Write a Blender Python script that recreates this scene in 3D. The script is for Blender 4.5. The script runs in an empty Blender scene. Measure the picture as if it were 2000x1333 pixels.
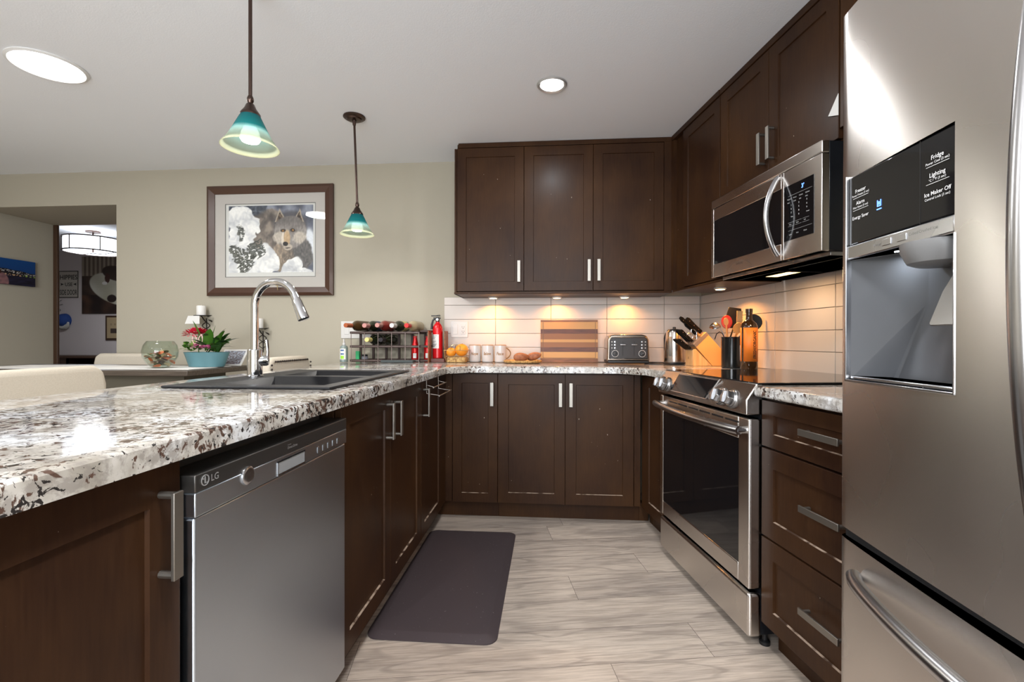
import bpy, bmesh, math, random
from mathutils import Vector, Matrix, noise as mnoise
random.seed(7)
PI = math.pi
SC = bpy.context.scene
COL = SC.collection

# ------------------------------------------------------------------ camera, world, exposure
H = 1.0804; TH = .0799; PIT = -.0032; ROL = .0015; PH = .1762
s_, c_ = math.sin(TH), math.cos(TH)
right = Vector((c_, s_, 0)) + ROL * Vector((s_ * PIT, -c_ * PIT, 1))
fwd = Vector((-s_, c_, PIT)).normalized()
right = (right - fwd * right.dot(fwd)).normalized()
up = right.cross(fwd).normalized()
cam_d = bpy.data.cameras.new('camera'); cam = bpy.data.objects.new('camera', cam_d); COL.objects.link(cam)
m = Matrix((( right.x, up.x, -fwd.x, 0), (right.y, up.y, -fwd.y, 0), (right.z, up.z, -fwd.z, H), (0, 0, 0, 1)))
cam.matrix_world = m
cam_d.sensor_width = 36; cam_d.lens = 933.84 / 2000 * 36
cam_d.shift_y = (667.45 - 666.5) / 2000; cam_d.clip_start = .02
SC.camera = cam
SC.view_settings.view_transform = 'Standard'; SC.view_settings.look = 'None'
SC.view_settings.gamma = 1; SC.view_settings.use_curve_mapping = False
SC.view_settings.exposure = 0.12
SC.cycles.max_bounces = 8; SC.cycles.diffuse_bounces = 5; SC.cycles.glossy_bounces = 4
SC.cycles.transmission_bounces = 8; SC.cycles.transparent_max_bounces = 8
SC.cycles.sample_clamp_indirect = 6; SC.cycles.caustics_reflective = False; SC.cycles.caustics_refractive = False
SC.cycles.use_denoising = True
world = bpy.data.worlds.new('world'); SC.world = world; world.use_nodes = True
wb = world.node_tree.nodes['Background']; wb.inputs[0].default_value = (.75, .85, 1, 1); wb.inputs[1].default_value = 1.0

def area(name, loc, rot, sx, sy, power, color, shape='RECTANGLE', spread=PI):
    l = bpy.data.lights.new(name, 'AREA'); l.shape = shape; l.size = sx; l.size_y = sy; l.energy = power; l.color = color; l.spread = spread
    o = bpy.data.objects.new(name, l); COL.objects.link(o); o.location = loc; o.rotation_euler = rot
    return o
# added fill light behind the camera, tilted up to brighten the ceiling
area('added_rear_fill', (-.6, -2.72, 1.22), (PI/2 + .38, 0, 0), 3.1, 1.9, 185, (.90, .95, 1))

# ------------------------------------------------------------------ materials
MATS = {}
def mat(name, base=(.5, .5, .5), rough=.5, metal=0., emit=None, estr=0., spec=.5, trans=0., ior=1.45, alpha=1., coat=0., aniso=0.):
    if name in MATS: return MATS[name]
    M = bpy.data.materials.new(name); M.use_nodes = True; MATS[name] = M
    b = M.node_tree.nodes['Principled BSDF']
    b.inputs['Base Color'].default_value = (*base, 1); b.inputs['Roughness'].default_value = rough
    b.inputs['Metallic'].default_value = metal; b.inputs['Specular IOR Level'].default_value = spec
    b.inputs['Transmission Weight'].default_value = trans; b.inputs['IOR'].default_value = ior
    b.inputs['Coat Weight'].default_value = coat; b.inputs['Coat Roughness'].default_value = .08
    b.inputs['Alpha'].default_value = alpha
    if aniso:
        b.inputs['Anisotropic'].default_value = aniso
        t = M.node_tree.nodes.new('ShaderNodeCombineXYZ'); t.inputs[2].default_value = 1.   # brushed across: highlights stretch upright
        M.node_tree.links.new(t.outputs[0], b.inputs['Tangent'])
    if emit: b.inputs['Emission Color'].default_value = (*emit, 1); b.inputs['Emission Strength'].default_value = estr
    return M
class NT:
    def __init__(s, M): s.t = M.node_tree; s.b = s.t.nodes['Principled BSDF']; s.tc = s.t.nodes.new('ShaderNodeTexCoord')
    def n(s, typ, **kw):
        x = s.t.nodes.new(typ)
        for k, v in kw.items():
            if k.startswith('i_'): x.inputs[k[2:].replace('_', ' ')].default_value = v
            else: setattr(x, k, v)
        return x
    def l(s, a, b): s.t.links.new(a, b)
    def coord(s, scale=(1, 1, 1), rot=(0, 0, 0), obj=True):
        m_ = s.n('ShaderNodeMapping'); m_.inputs['Scale'].default_value = scale; m_.inputs['Rotation'].default_value = rot
        s.l(s.tc.outputs['Object' if obj else 'UV'], m_.inputs[0]); return m_.outputs[0]
    def noise(s, v, scale, detail=4, rough=.5, dist=0.):
        x = s.n('ShaderNodeTexNoise', i_Scale=scale, i_Detail=detail, i_Roughness=rough, i_Distortion=dist); s.l(v, x.inputs['Vector']); return x.outputs['Fac']
    def ramp(s, f, stops, interp='LINEAR'):
        r = s.n('ShaderNodeValToRGB'); r.color_ramp.interpolation = interp
        while len(r.color_ramp.elements) < len(stops): r.color_ramp.elements.new(.5)
        for e, (p, c) in zip(r.color_ramp.elements, stops): e.position = p; e.color = (*c, 1) if len(c) == 3 else c
        s.l(f, r.inputs[0]); return r.outputs[0]
    def mix(s, f, a, b, blend='MIX'):
        x = s.n('ShaderNodeMix', data_type='RGBA', blend_type=blend)
        if isinstance(f, (int, float)): x.inputs[0].default_value = f
        else: s.l(f, x.inputs[0])
        for k, q in ((6, a), (7, b)):
            if isinstance(q, tuple): x.inputs[k].default_value = (*q, 1)
            else: s.l(q, x.inputs[k])
        return x.outputs[2]
    def bump(s, h, strength=.2, dist=.002):
        x = s.n('ShaderNodeBump', i_Strength=strength, i_Distance=dist); s.l(h, x.inputs['Height']); s.l(x.outputs[0], s.b.inputs['Normal'])
    def color(s, c): s.l(c, s.b.inputs['Base Color'])

def wood_dark():
    M = mat('espresso_wood', (.04, .02, .012), .33, spec=.15); t = NT(M)
    big = t.noise(t.coord((1, 1, .6)), 3.2, 3, .55)
    grain = t.noise(t.coord((14, 14, 1.2)), 9, 5, .6)
    a = t.ramp(big, [(.3, (.024, .010, .0058)), (.72, (.064, .027, .0088))])
    b = t.mix(.25, a, t.ramp(grain, [(.35, (.018, .009, .006)), (.7, (.055, .028, .014))]))
    sp = t.noise(t.coord((1, 1, .55)), 75, 2, .5)
    f = t.ramp(sp, [(.788, (0, 0, 0)), (.80, (1, 1, 1))])
    t.color(t.mix(f, b, (.42, .36, .3)))
    t.l(t.ramp(big, [(.2, (.30,) * 3), (.8, (.42,) * 3)]), t.b.inputs['Roughness'])
    t.bump(grain, .05, .0006)
    return M
WOOD = wood_dark()
WORN = mat('worn_wood_edge', (.2, .14, .095), .5); t = NT(WORN)
t.color(t.ramp(t.noise(t.coord((1, 1, 1)), 22, 3), [(.42, (.045, .022, .012)), (.55, (.38, .29, .22))]))
CARC = mat('cabinet_gap', (.012, .008, .006), .6)

def granite():
    M = mat('granite', (.6, .58, .55), .07, spec=.33); t = NT(M)
    v = t.coord((1, 1.0, 1))
    w = t.n('ShaderNodeVectorMath', operation='ADD'); nn = t.n('ShaderNodeTexNoise', i_Scale=9., i_Detail=2.)
    t.l(v, nn.inputs['Vector']); sc = t.n('ShaderNodeVectorMath', operation='SCALE'); sc.inputs[3].default_value = .05
    t.l(nn.outputs['Color'], sc.inputs[0]); t.l(v, w.inputs[0]); t.l(sc.outputs[0], w.inputs[1]); v2 = w.outputs[0]
    base = t.ramp(t.noise(v2, 7, 4, .6), [(.35, (.33, .30, .255)), (.5, (.55, .52, .475)), (.62, (.68, .69, .70))])
    grey = t.mix(t.ramp(t.noise(v2, 38, 6, .7), [(.47, (0, 0, 0)), (.58, (.7,) * 3)]), base, (.25, .225, .20))
    dens = t.noise(v, 4.5, 3, .5)
    add = t.n('ShaderNodeMath', operation='MULTIPLY_ADD'); add.inputs[1].default_value = .42
    t.l(dens, add.inputs[0]); t.l(t.noise(v2, 55, 4, .6, .6), add.inputs[2])
    br = t.mix(t.ramp(add.outputs[0], [(.785, (0, 0, 0)), (.82, (1, 1, 1))]), grey, (.10, .06, .045))
    add2 = t.n('ShaderNodeMath', operation='MULTIPLY_ADD'); add2.inputs[1].default_value = .3
    off = t.n('ShaderNodeMapping'); off.inputs['Location'].default_value = (3.1, 1.7, .4); t.l(v2, off.inputs[0])
    t.l(dens, add2.inputs[0]); t.l(t.noise(off.outputs[0], 85, 4, .6, .5), add2.inputs[2])
    bk = t.mix(t.ramp(add2.outputs[0], [(.742, (0, 0, 0)), (.77, (1, 1, 1))]), br, (.03, .026, .024))
    t.color(bk); return M
GRAN = granite()

def floor_mat():
    M = mat('floor_planks', (.4, .35, .3), .42, spec=.4); t = NT(M)
    at = t.n('ShaderNodeAttribute', attribute_name='prand')
    w = t.n('ShaderNodeVectorMath', operation='MULTIPLY_ADD'); w.inputs[1].default_value = (9, 9, 9)
    t.l(at.outputs['Color'], w.inputs[0]); t.l(t.coord((1.1, 7, 1)), w.inputs[2]); v = w.outputs[0]
    rings = t.noise(v, 1.5, 2, .5, .6)
    mul = t.n('ShaderNodeMath', operation='MULTIPLY'); mul.inputs[1].default_value = 26; t.l(rings, mul.inputs[0])
    sn = t.n('ShaderNodeMath', operation='SINE'); t.l(mul.outputs[0], sn.inputs[0])
    w2 = t.n('ShaderNodeVectorMath', operation='MULTIPLY_ADD'); w2.inputs[1].default_value = (9, 9, 9)
    t.l(at.outputs['Color'], w2.inputs[0]); t.l(t.coord((4, 60, 1)), w2.inputs[2])
    fine = t.noise(w2.outputs[0], 2.2, 4, .6)
    tone = t.ramp(t.noise(v, .9, 3, .55), [(.36, (.22, .175, .145)), (.47, (.47, .38, .305)), (.60, (.72, .59, .47))])
    c = t.mix(.5, tone, t.ramp(fine, [(.38, (.24, .20, .17)), (.6, (.58, .50, .43))]))
    r = t.mix(t.ramp(sn.outputs[0], [(.5, (0, 0, 0)), (1, (.42,) * 3)]), c, (.17, .135, .115))
    pt = t.n('ShaderNodeSeparateColor'); t.l(at.outputs['Color'], pt.inputs[0])
    t.color(t.mix(.3, r, t.ramp(pt.outputs[0], [(0, (.34, .30, .27)), (1, (.56, .48, .40))]), 'MULTIPLY') if False else t.mix(.22, r, t.ramp(pt.outputs[0], [(0, (.3, .26, .23)), (1, (.54, .46, .39))])))
    t.bump(fine, .08, .0008); return M
FLOOR = floor_mat()

def wallmat(name, col, b=.12):
    M = mat(name, col, .75, spec=.2); t = NT(M); t.bump(t.noise(t.coord(), 160, 3), b, .0015); return M
WALL = wallmat('beige_wall_paint', (.40, .365, .29)); CEIL = wallmat('ceiling_paint', (.83, .86, .90), .35)
FARW = wallmat('pale_wall_paint', (.62, .57, .55)); WHITE_P = mat('white_plastic', (.60, .585, .56), .35)
TILE = mat('white_tile', (.57, .52, .475), .28, spec=.28); GROUT = mat('tile_grout', (.30, .265, .235), .8)
def steel(name, base, rough, aniso=.6):
    M = mat(name, base, rough, 1., aniso=aniso); t = NT(M)
    big = t.noise(t.coord(), 2.5, 2); t.l(t.ramp(big, [(.3, (rough - .03,) * 3), (.7, (rough + .03,) * 3)]), t.b.inputs['Roughness'])
    return M
STEEL = steel('brushed_steel', (.74, .70, .66), .27, .9); STEELD = steel('brushed_steel_dishwasher', (.56, .63, .71), .32, .85)
STEEL2 = steel('satin_steel', (.52, .52, .53), .26, .3); KNOBM = mat('knob_steel', (.36, .36, .365), .28, 1.)
NICKEL = mat('brushed_nickel', (.30, .28, .25), .45, 1.); CHROME = mat('chrome', (.66, .66, .67), .05, 1.)
BLACKG = mat('black_glass', (.006, .006, .007), .05, spec=.6); BLACKP = mat('black_plastic', (.012, .012, .013), .4)
BLACKM = mat('black_enamel', (.008, .009, .011), .25); DARKBAND = mat('dark_steel_band', (.10, .095, .09), .35, .8)
SINK = mat('granite_composite_black', (.012, .012, .0135), .45, spec=.25); t = NT(SINK); t.bump(t.noise(t.coord(), 700, 2), .1, .0005)
MAT_R = mat('brown_rubber', (.062, .047, .05), .5, spec=.35); t = NT(MAT_R)
t.color(t.mix(t.ramp(t.noise(t.coord(), 130, 2), [(.74, (0, 0, 0)), (.76, (1, 1, 1))]), (.062, .047, .05), (.25, .23, .22)))
t.bump(t.noise(t.coord(), 350, 2), .25, .001)
BRONZE = mat('bronze_metal', (.09, .06, .05), .28, 1.); BRASS = mat('brass', (.5, .36, .16), .3, 1.)
LED = mat('light_diffuser', (.9, .9, .9), .5, emit=(1, .98, .95), estr=14)
CREAM = mat('cream_fabric', (.56, .50, .41), .85, spec=.15); t = NT(CREAM)
t.bump(t.noise(t.coord((1, 1, 3)), 500, 2), .3, .001); t.color(t.ramp(t.noise(t.coord(), 220, 2), [(.3, (.53, .47, .38)), (.7, (.58, .52, .43))]))
NAIL = mat('bronze_nailhead', (.05, .04, .035), .35, .9)
LEGW = mat('dark_leg_wood', (.03, .02, .015), .45); TABW = mat('grey_brown_table_wood', (.10, .075, .055), .42); t = NT(TABW)
t.color(t.ramp(t.noise(t.coord((1.5, 20, 20)), 4, 4), [(.3, (.045, .033, .025)), (.7, (.09, .07, .052))]))
CLOTH = mat('white_linen', (.72, .70, .66), .85)
RED = mat('red_enamel', (.55, .008, .012), .25, spec=.5); DGLASS = mat('brown_bottle_glass', (.035, .016, .006), .06, spec=.6, coat=.3)
GREENGL = mat('dark_green_bottle_glass', (.012, .016, .008), .06, spec=.6); ROSEGL = mat('rose_wine_glass', (.16, .02, .015), .06, spec=.6)
LABELW = mat('white_label', (.72, .71, .68), .5); INK = mat('black_ink', (.012, .011, .01), .5); GOLD = mat('gold_print', (.30, .15, .045), .45, .2)
MUG = mat('white_ceramic', (.58, .55, .53), .2, coat=.2); LMAPLE = mat('maple_wood', (.55, .33, .14), .4); t = NT(LMAPLE)
t.color(t.ramp(t.noise(t.coord((18, 18, 1.5)), 4, 4), [(.3, (.46, .27, .11)), (.7, (.62, .4, .19))]))
WALNUT = mat('walnut_wood', (.10, .026, .008), .45); CHERRY = mat('cherry_wood', (.19, .07, .022), .45)
for W_ in (WALNUT, CHERRY):
    t = NT(W_); cb = W_.node_tree.nodes['Principled BSDF'].inputs['Base Color'].default_value[:3]
    t.color(t.ramp(t.noise(t.coord((2, 20, 20)), 5, 4), [(.3, tuple(x * .65 for x in cb)), (.7, tuple(x * 1.4 for x in cb))]))
WICK = mat('wicker', (.42, .25, .08), .6); t = NT(WICK); t.bump(t.noise(t.coord(), 130, 2), .8, .004)
t.color(t.ramp(t.noise(t.coord(), 90, 2), [(.35, (.26, .13, .035)), (.6, (.52, .33, .12))]))
ORANGE = mat('orange_peel', (.78, .28, .02), .45); t = NT(ORANGE); t.bump(t.noise(t.coord(), 260, 2), .3, .001)
POTATO = mat('sweet_potato_skin', (.40, .16, .08), .6); t = NT(POTATO); t.color(t.ramp(t.noise(t.coord(), 40, 4), [(.3, (.20, .065, .03)), (.7, (.40, .16, .075))]))
WOODSP = mat('spoon_wood', (.62, .28, .08), .5); ORLAB = mat('orange_label', (.78, .20, .02), .5)
LEAF = mat('green_leaf', (.06, .17, .02), .4, spec=.4); LEAFD = mat('dark_green_leaf', (.03, .09, .02), .35); LEAFL = mat('light_green_leaf', (.22, .38, .08), .45)
PINKF = mat('pink_petals', (.62, .16, .32), .6); REDF = mat('crimson_petals', (.62, .012, .05), .6); PINKW = mat('pale_pink_chenille', (.8, .5, .48), .9)
TEALP = mat('teal_metal_pot', (.10, .22, .25), .45); CLEAR = mat('clear_glass', (.95, .97, .95), .03)
def thin_glass(M, ior=1.4, tint=(1, 1, 1)):
    gm = M.node_tree; g1_ = gm.nodes.new('ShaderNodeBsdfTransparent'); g1_.inputs[0].default_value = (*tint, 1); g2_ = gm.nodes.new('ShaderNodeBsdfGlossy'); g2_.inputs['Roughness'].default_value = .01
    g3_ = gm.nodes.new('ShaderNodeMixShader'); g5_ = gm.nodes.new('ShaderNodeLayerWeight'); g6_ = gm.nodes.new('ShaderNodeMath'); g6_.operation = 'POWER'; g6_.inputs[1].default_value = 4; gm.links.new(g5_.outputs['Facing'], g6_.inputs[0]); g4_ = gm.nodes.new('ShaderNodeMath'); g4_.operation = 'MULTIPLY_ADD'; g4_.inputs[1].default_value = .6; g4_.inputs[2].default_value = .035; gm.links.new(g6_.outputs[0], g4_.inputs[0])
    for a_, b_ in ((g4_.outputs[0], g3_.inputs[0]), (g1_.outputs[0], g3_.inputs[1]), (g2_.outputs[0], g3_.inputs[2]), (g3_.outputs[0], gm.nodes['Material Output'].inputs[0])): gm.links.new(a_, b_)
thin_glass(CLEAR, 1.45, (.9, .93, .9))
DISPG = mat('dispenser_grey', (.10, .105, .115), .28, .2)
SOIL = mat('moss_soil', (.05, .035, .02), .9)
BLUELED = mat('blue_display_glow', (.05, .1, .5), .5, emit=(.12, .3, 1), estr=3.); WLED = mat('white_led', (.9, .95, 1), .5, emit=(.8, .9, 1), estr=30.)
WARMLED = mat('warm_puck_diffuser', (.9, .8, .6), .5, emit=(1, .72, .38), estr=9.)
TXTW = mat('white_print', (.72, .72, .72), .5)

# ------------------------------------------------------------------ frames: W = back wall frame, R = right-hand run, F = refrigerator
class Fr:
    def __init__(s, ox, oy, a): s.o = (ox, oy); s.a = a
    def w(s, x, y, z=0.): c, q = math.cos(s.a), math.sin(s.a); return Vector((s.o[0] + x * c - y * q, s.o[1] + x * q + y * c, z))
W = Fr(0, 0, 0); R = Fr(0, 0, PH); F = Fr(.615, 1.0755, .018)
ORG = {}
def thing(name, label, cat, loc=(0, 0, 0), fr=W, group=None, kind=None):
    o = bpy.data.objects.new(name, None); COL.objects.link(o); o.empty_display_size = .05
    o.location = fr.w(*loc); o.rotation_euler = (0, 0, fr.a); ORG[o.name] = (Vector(loc), fr)
    if label: o['label'] = label
    if cat: o['category'] = cat
    if group: o['group'] = group
    if kind: o['kind'] = kind
    return o
class MB:
    def __init__(s): s.v = []; s.f = []; s.mi = []; s.cols = None
    def add(s, vs, fs, mi=0, P=None):
        b = len(s.v)
        s.v += [Vector(P(*q)) if P else Vector(q) for q in vs]
        s.f += [tuple(i + b for i in f) for f in fs]; s.mi += [mi] * len(fs); return s
    def box(s, x0, x1, y0, y1, z0, z1, mi=0, P=None):
        vs = [(x, y, z) for z in (z0, z1) for y in (y0, y1) for x in (x0, x1)]
        return s.add(vs, [(0, 2, 3, 1), (4, 5, 7, 6), (0, 1, 5, 4), (2, 6, 7, 3), (0, 4, 6, 2), (1, 3, 7, 5)], mi, P)
    def prism(s, poly, y0, y1, mi=0, P=None):  # poly in (x,z), extruded along y
        n = len(poly); vs = [(x, y0, z) for x, z in poly] + [(x, y1, z) for x, z in poly]
        fs = [tuple(range(n)), tuple(range(2 * n - 1, n - 1, -1))] + [(i, i + n, (i + 1) % n + n, (i + 1) % n) for i in range(n)]
        return s.add(vs, fs, mi, P)
    def slab(s, poly, z0, z1, mi=0, P=None):   # poly in (x,y)
        n = len(poly); vs = [(x, y, z0) for x, y in poly] + [(x, y, z1) for x, y in poly]
        fs = [tuple(range(n - 1, -1, -1)), tuple(range(n, 2 * n))] + [(i, (i + 1) % n, (i + 1) % n + n, i + n) for i in range(n)]
        return s.add(vs, fs, mi, P)
    def tube(s, pts, r, n=10, mi=0, cap=True, P=None, flat=1.):
        pts = [Vector(P(*p)) if P else Vector(p) for p in pts]; rs = r if isinstance(r, (list, tuple)) else [r] * len(pts)
        vs = []; T = None; prev = None
        for i, p in enumerate(pts):
            t_ = (pts[min(i + 1, len(pts) - 1)] - pts[max(i - 1, 0)]).normalized()
            if prev is None:
                a = Vector((0, 0, 1)) if abs(t_.z) < .9 else Vector((1, 0, 0)); prev = t_.cross(a).normalized()
            u_ = (prev - t_ * prev.dot(t_)).normalized(); w_ = t_.cross(u_); prev = u_
            for k in range(n):
                an = 2 * PI * k / n; vs.append(p + (u_ * math.cos(an) + w_ * math.sin(an) * flat) * rs[i])
        fs = [(i * n + k, i * n + (k + 1) % n, (i + 1) * n + (k + 1) % n, (i + 1) * n + k) for i in range(len(pts) - 1) for k in range(n)]
        if cap: fs += [tuple(range(n - 1, -1, -1)), tuple((len(pts) - 1) * n + k for k in range(n))]
        return s.add(vs, fs, mi)
    def lathe(s, prof, c, axis=(0, 0, 1), n=28, mi=0, ribs=0., P=None, sx=1.):
        ax = Vector(axis).normalized(); a = Vector((0, 0, 1)) if abs(ax.z) < .9 else Vector((1, 0, 0))
        u_ = a.cross(ax).normalized(); w_ = ax.cross(u_); c = Vector(c); vs = []
        for r, h in prof:
            for k in range(n):
                an = 2 * PI * k / n; rr = max(r, 1e-5) * (1 + (ribs if k % 2 else -ribs))
                vs.append(c + ax * h + u_ * math.cos(an) * rr * sx + w_ * math.sin(an) * rr)
        m_ = len(prof); fs = [(i * n + k, i * n + (k + 1) % n, (i + 1) * n + (k + 1) % n, (i + 1) * n + k) for i in range(m_ - 1) for k in range(n)]
        if prof[0][0] > 1e-4: fs.append(tuple(range(n - 1, -1, -1))) if prof[0] != prof[-1] else None
        if prof[-1][0] > 1e-4 and prof[0] != prof[-1]: fs.append(tuple((m_ - 1) * n + k for k in range(n)))
        return s.add(vs, fs, mi, P)
    def open_lathe(s, prof, c, axis=(0, 0, 1), n=28, mi=0, ribs=0., P=None):
        return s.lathe(list(prof) + [prof[0]], c, axis, n, mi, ribs, P)
    def ball(s, c, r, mi=0, n=16, sq=(1, 1, 1), P=None):
        prof = [(r * math.sin(PI * i / 10), -r * math.cos(PI * i / 10)) for i in range(11)]
        b = len(s.v); s.lathe(prof, (0, 0, 0), n=n, mi=mi)
        for i in range(b, len(s.v)):
            q = s.v[i]; q = Vector((q.x * sq[0] + c[0], q.y * sq[1] + c[1], q.z * sq[2] + c[2])); s.v[i] = Vector(P(*q)) if P else q
        return s
    def leaf(s, p, d, L, wd, droop=.3, mi=0, fold=.15, up=(0, 0, 1)):
        p = Vector(p); d = Vector(d).normalized(); sd = d.cross(Vector(up)); sd = sd.normalized() if sd.length > 1e-3 else Vector((1, 0, 0)); nn = sd.cross(d)
        vs = []; N = 6
        for i in range(N + 1):
            q = i / N; w_ = wd * math.sin(PI * min(q * .93 + .05, 1)) ** .8; c0 = p + d * L * q * (1 - droop * .25 * q) - Vector((0, 0, 1)) * droop * L * q * q
            vs += [c0 - sd * w_ + nn * fold * w_, c0, c0 + sd * w_ + nn * fold * w_]
        fs = []
        for i in range(N):
            for k in (0, 1): a = i * 3 + k; fs.append((a, a + 1, a + 4, a + 3))
        return s.add(vs, fs, mi)
    def build(s, name, mats, parent=None, fr=None, loc=None, label=None, cat=None, group=None, kind=None, bevel=0., seg=2, ang=35, solid=0., subd=0, recalc=True):
        if not isinstance(mats, (list, tuple)): mats = [mats]
        if parent is not None: L, fr = ORG[parent.name]
        else:
            fr = fr or W
            if loc is None: loc = (0, 0, 0)
            L = Vector(loc)
        me = bpy.data.meshes.new(name); me.from_pydata([q - L for q in s.v], [], s.f)
        for m_ in mats: me.materials.append(m_)
        me.polygons.foreach_set('material_index', s.mi); me.polygons.foreach_set('use_smooth', [True] * len(s.f))
        if recalc:
            b = bmesh.new(); b.from_mesh(me); bmesh.ops.recalc_face_normals(b, faces=b.faces); b.to_mesh(me); b.free()
        me.update(); me.set_sharp_from_angle(angle=math.radians(ang))
        o = bpy.data.objects.new(name, me); COL.objects.link(o)
        if parent is not None: o.parent = parent; ORG[o.name] = ORG[parent.name]
        else: o.location = fr.w(*L); o.rotation_euler = (0, 0, fr.a); ORG[o.name] = (L, fr)
        if solid: md = o.modifiers.new('s', 'SOLIDIFY'); md.thickness = solid
        if subd: md = o.modifiers.new('d', 'SUBSURF'); md.levels = subd; md.render_levels = subd
        if bevel: md = o.modifiers.new('b', 'BEVEL'); md.width = bevel; md.segments = seg; md.limit_method = 'ANGLE'; md.angle_limit = math.radians(40)
        if label: o['label'] = label
        if cat: o['category'] = cat
        if group: o['group'] = group
        if kind: o['kind'] = kind
        return o
def struct(mb, name, mats, fr=W, **k): return mb.build(name, mats, None, fr=fr, kind='structure', **k)
_txt = {}
def text_geo(s, size=1., shear=0., align='LEFT', ext=0., bold=0.):
    key = (s, shear, align, bold)
    if key not in _txt:
        cu = bpy.data.curves.new('t', 'FONT'); cu.body = s; cu.size = 1; cu.shear = shear; cu.align_x = align; cu.resolution_u = 3; cu.offset = bold
        o = bpy.data.objects.new('t', cu); COL.objects.link(o); bpy.context.view_layer.update()
        me = bpy.data.meshes.new_from_object(o.evaluated_get(bpy.context.evaluated_depsgraph_get()))
        _txt[key] = ([tuple(v.co) for v in me.vertices], [tuple(p.vertices) for p in me.polygons])
        bpy.data.objects.remove(o); bpy.data.curves.remove(cu); bpy.data.meshes.remove(me)
    vs, fs = _txt[key]; return [(x * size, y * size, z) for x, y, z in vs], fs
def text(mb, s, size, P, mi=0, width=None, **k):   # P(x, y) -> point on the surface
    vs, fs = text_geo(s, size, **k)
    if not vs: return
    x0, x1 = min(v[0] for v in vs), max(v[0] for v in vs); kx = width / (x1 - x0) if width else 1.
    mb.add([P(x * kx, y) for x, y, z in vs], fs, mi)
def copy_thing(root, loc, fr=None, label=None, group=None, rz=None):
    r = root.copy(); COL.objects.link(r)
    r.location = loc
    if rz is not None: r.rotation_euler = (0, 0, rz)
    if label: r['label'] = label
    if group: r['group'] = group
    for ch in list(root.children):
        c = ch.copy(); COL.objects.link(c); c.parent = r
        for g in ch.children:
            d = g.copy(); COL.objects.link(d); d.parent = c
    return r

# surface maps: P(a, n, z); a runs along the front, n is the distance out of the front
YB, YU, YW = 2.844, 3.137, 3.459
XP, XR, XUR, XRW = -.626, 1.022, 1.3135, 1.6485
CT0, CT = .886, .924; ZC = 2.386
Pback = lambda a, n, z: (a, YB - n, z)
Pup = lambda a, n, z: (a, YU - n, z)
Ppen = lambda a, n, z: (XP + n, a, z)
Prt = lambda a, n, z: (XR - n, a, z)
Pur = lambda a, n, z: (XUR - n, a, z)
def shaker(P, a0, a1, z0, z1, stile=.06, rec=.007, t=.02, worn=True):
    """a five-piece door or drawer front, its outer face at n = 0"""
    mb = MB(); g = .0015; a0 += g; a1 -= g; z0 += g; z1 -= g
    s = min(stile, (z1 - z0) * .3); A0, A1, Z0, Z1 = a0 + stile, a1 - stile, z0 + s, z1 - s; b = .002
    q = lambda a, z, n: (a, n, z)
    vs = [q(a0, z0, 0), q(a1, z0, 0), q(a1, z1, 0), q(a0, z1, 0), q(A0, Z0, 0), q(A1, Z0, 0), q(A1, Z1, 0), q(A0, Z1, 0),
          q(A0 + b, Z0 + b, -rec), q(A1 - b, Z0 + b, -rec), q(A1 - b, Z1 - b, -rec), q(A0 + b, Z1 - b, -rec),
          q(a0, z0, -t), q(a1, z0, -t), q(a1, z1, -t), q(a0, z1, -t)]
    fs = [(0, 1, 5, 4), (1, 2, 6, 5), (2, 3, 7, 6), (3, 0, 4, 7), (8, 9, 10, 11), (15, 14, 13, 12), (0, 12, 13, 1), (1, 13, 14, 2), (2, 14, 15, 3), (3, 15, 12, 0)]
    mb.add(vs, fs, 0, P); mb.add(vs, [(4, 5, 9, 8)], 1 if worn else 0, P); mb.add(vs, [(5, 6, 10, 9), (6, 7, 11, 10), (7, 4, 8, 11)], 0, P)
    return mb
def pull(P, a, z, L=.14, vert=True, out=.033, wd=.02):
    mb = MB(); h = L / 2; w2 = wd / 2
    if vert:
        mb.box(a - w2, a + w2, out - .006, out, z - h, z + h, 0, P)
        for q in (z - h + .006, z + h - .006): mb.tube([(a, 0, q), (a, out - .004, q)], .006, 10, 0, True, P)
    else:
        mb.box(a - h, a + h, out - .006, out, z - w2, z + w2, 0, P)
        for q in (a - h + .008, a + h - .008): mb.tube([(q, 0, z), (q, out - .004, z)], .006, 10, 0, True, P)
    return mb
# ------------------------------------------------------------------ the room
def quadbox(p0, p1, z0, z1, th):   # a wall from p0 to p1 (world xy) with thickness th to its left
    a = Vector((p1[0] - p0[0], p1[1] - p0[1])).normalized(); n = Vector((-a.y, a.x)) * th
    mb = MB(); mb.slab([p0, p1, (p1[0] + n.x, p1[1] + n.y), (p0[0] + n.x, p0[1] + n.y)], z0, z1); return mb
CORN = ((XRW - YW * math.sin(PH)) / math.cos(PH), YW)
rp = lambda x, y: tuple(R.w(x, y))[:2]
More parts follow.
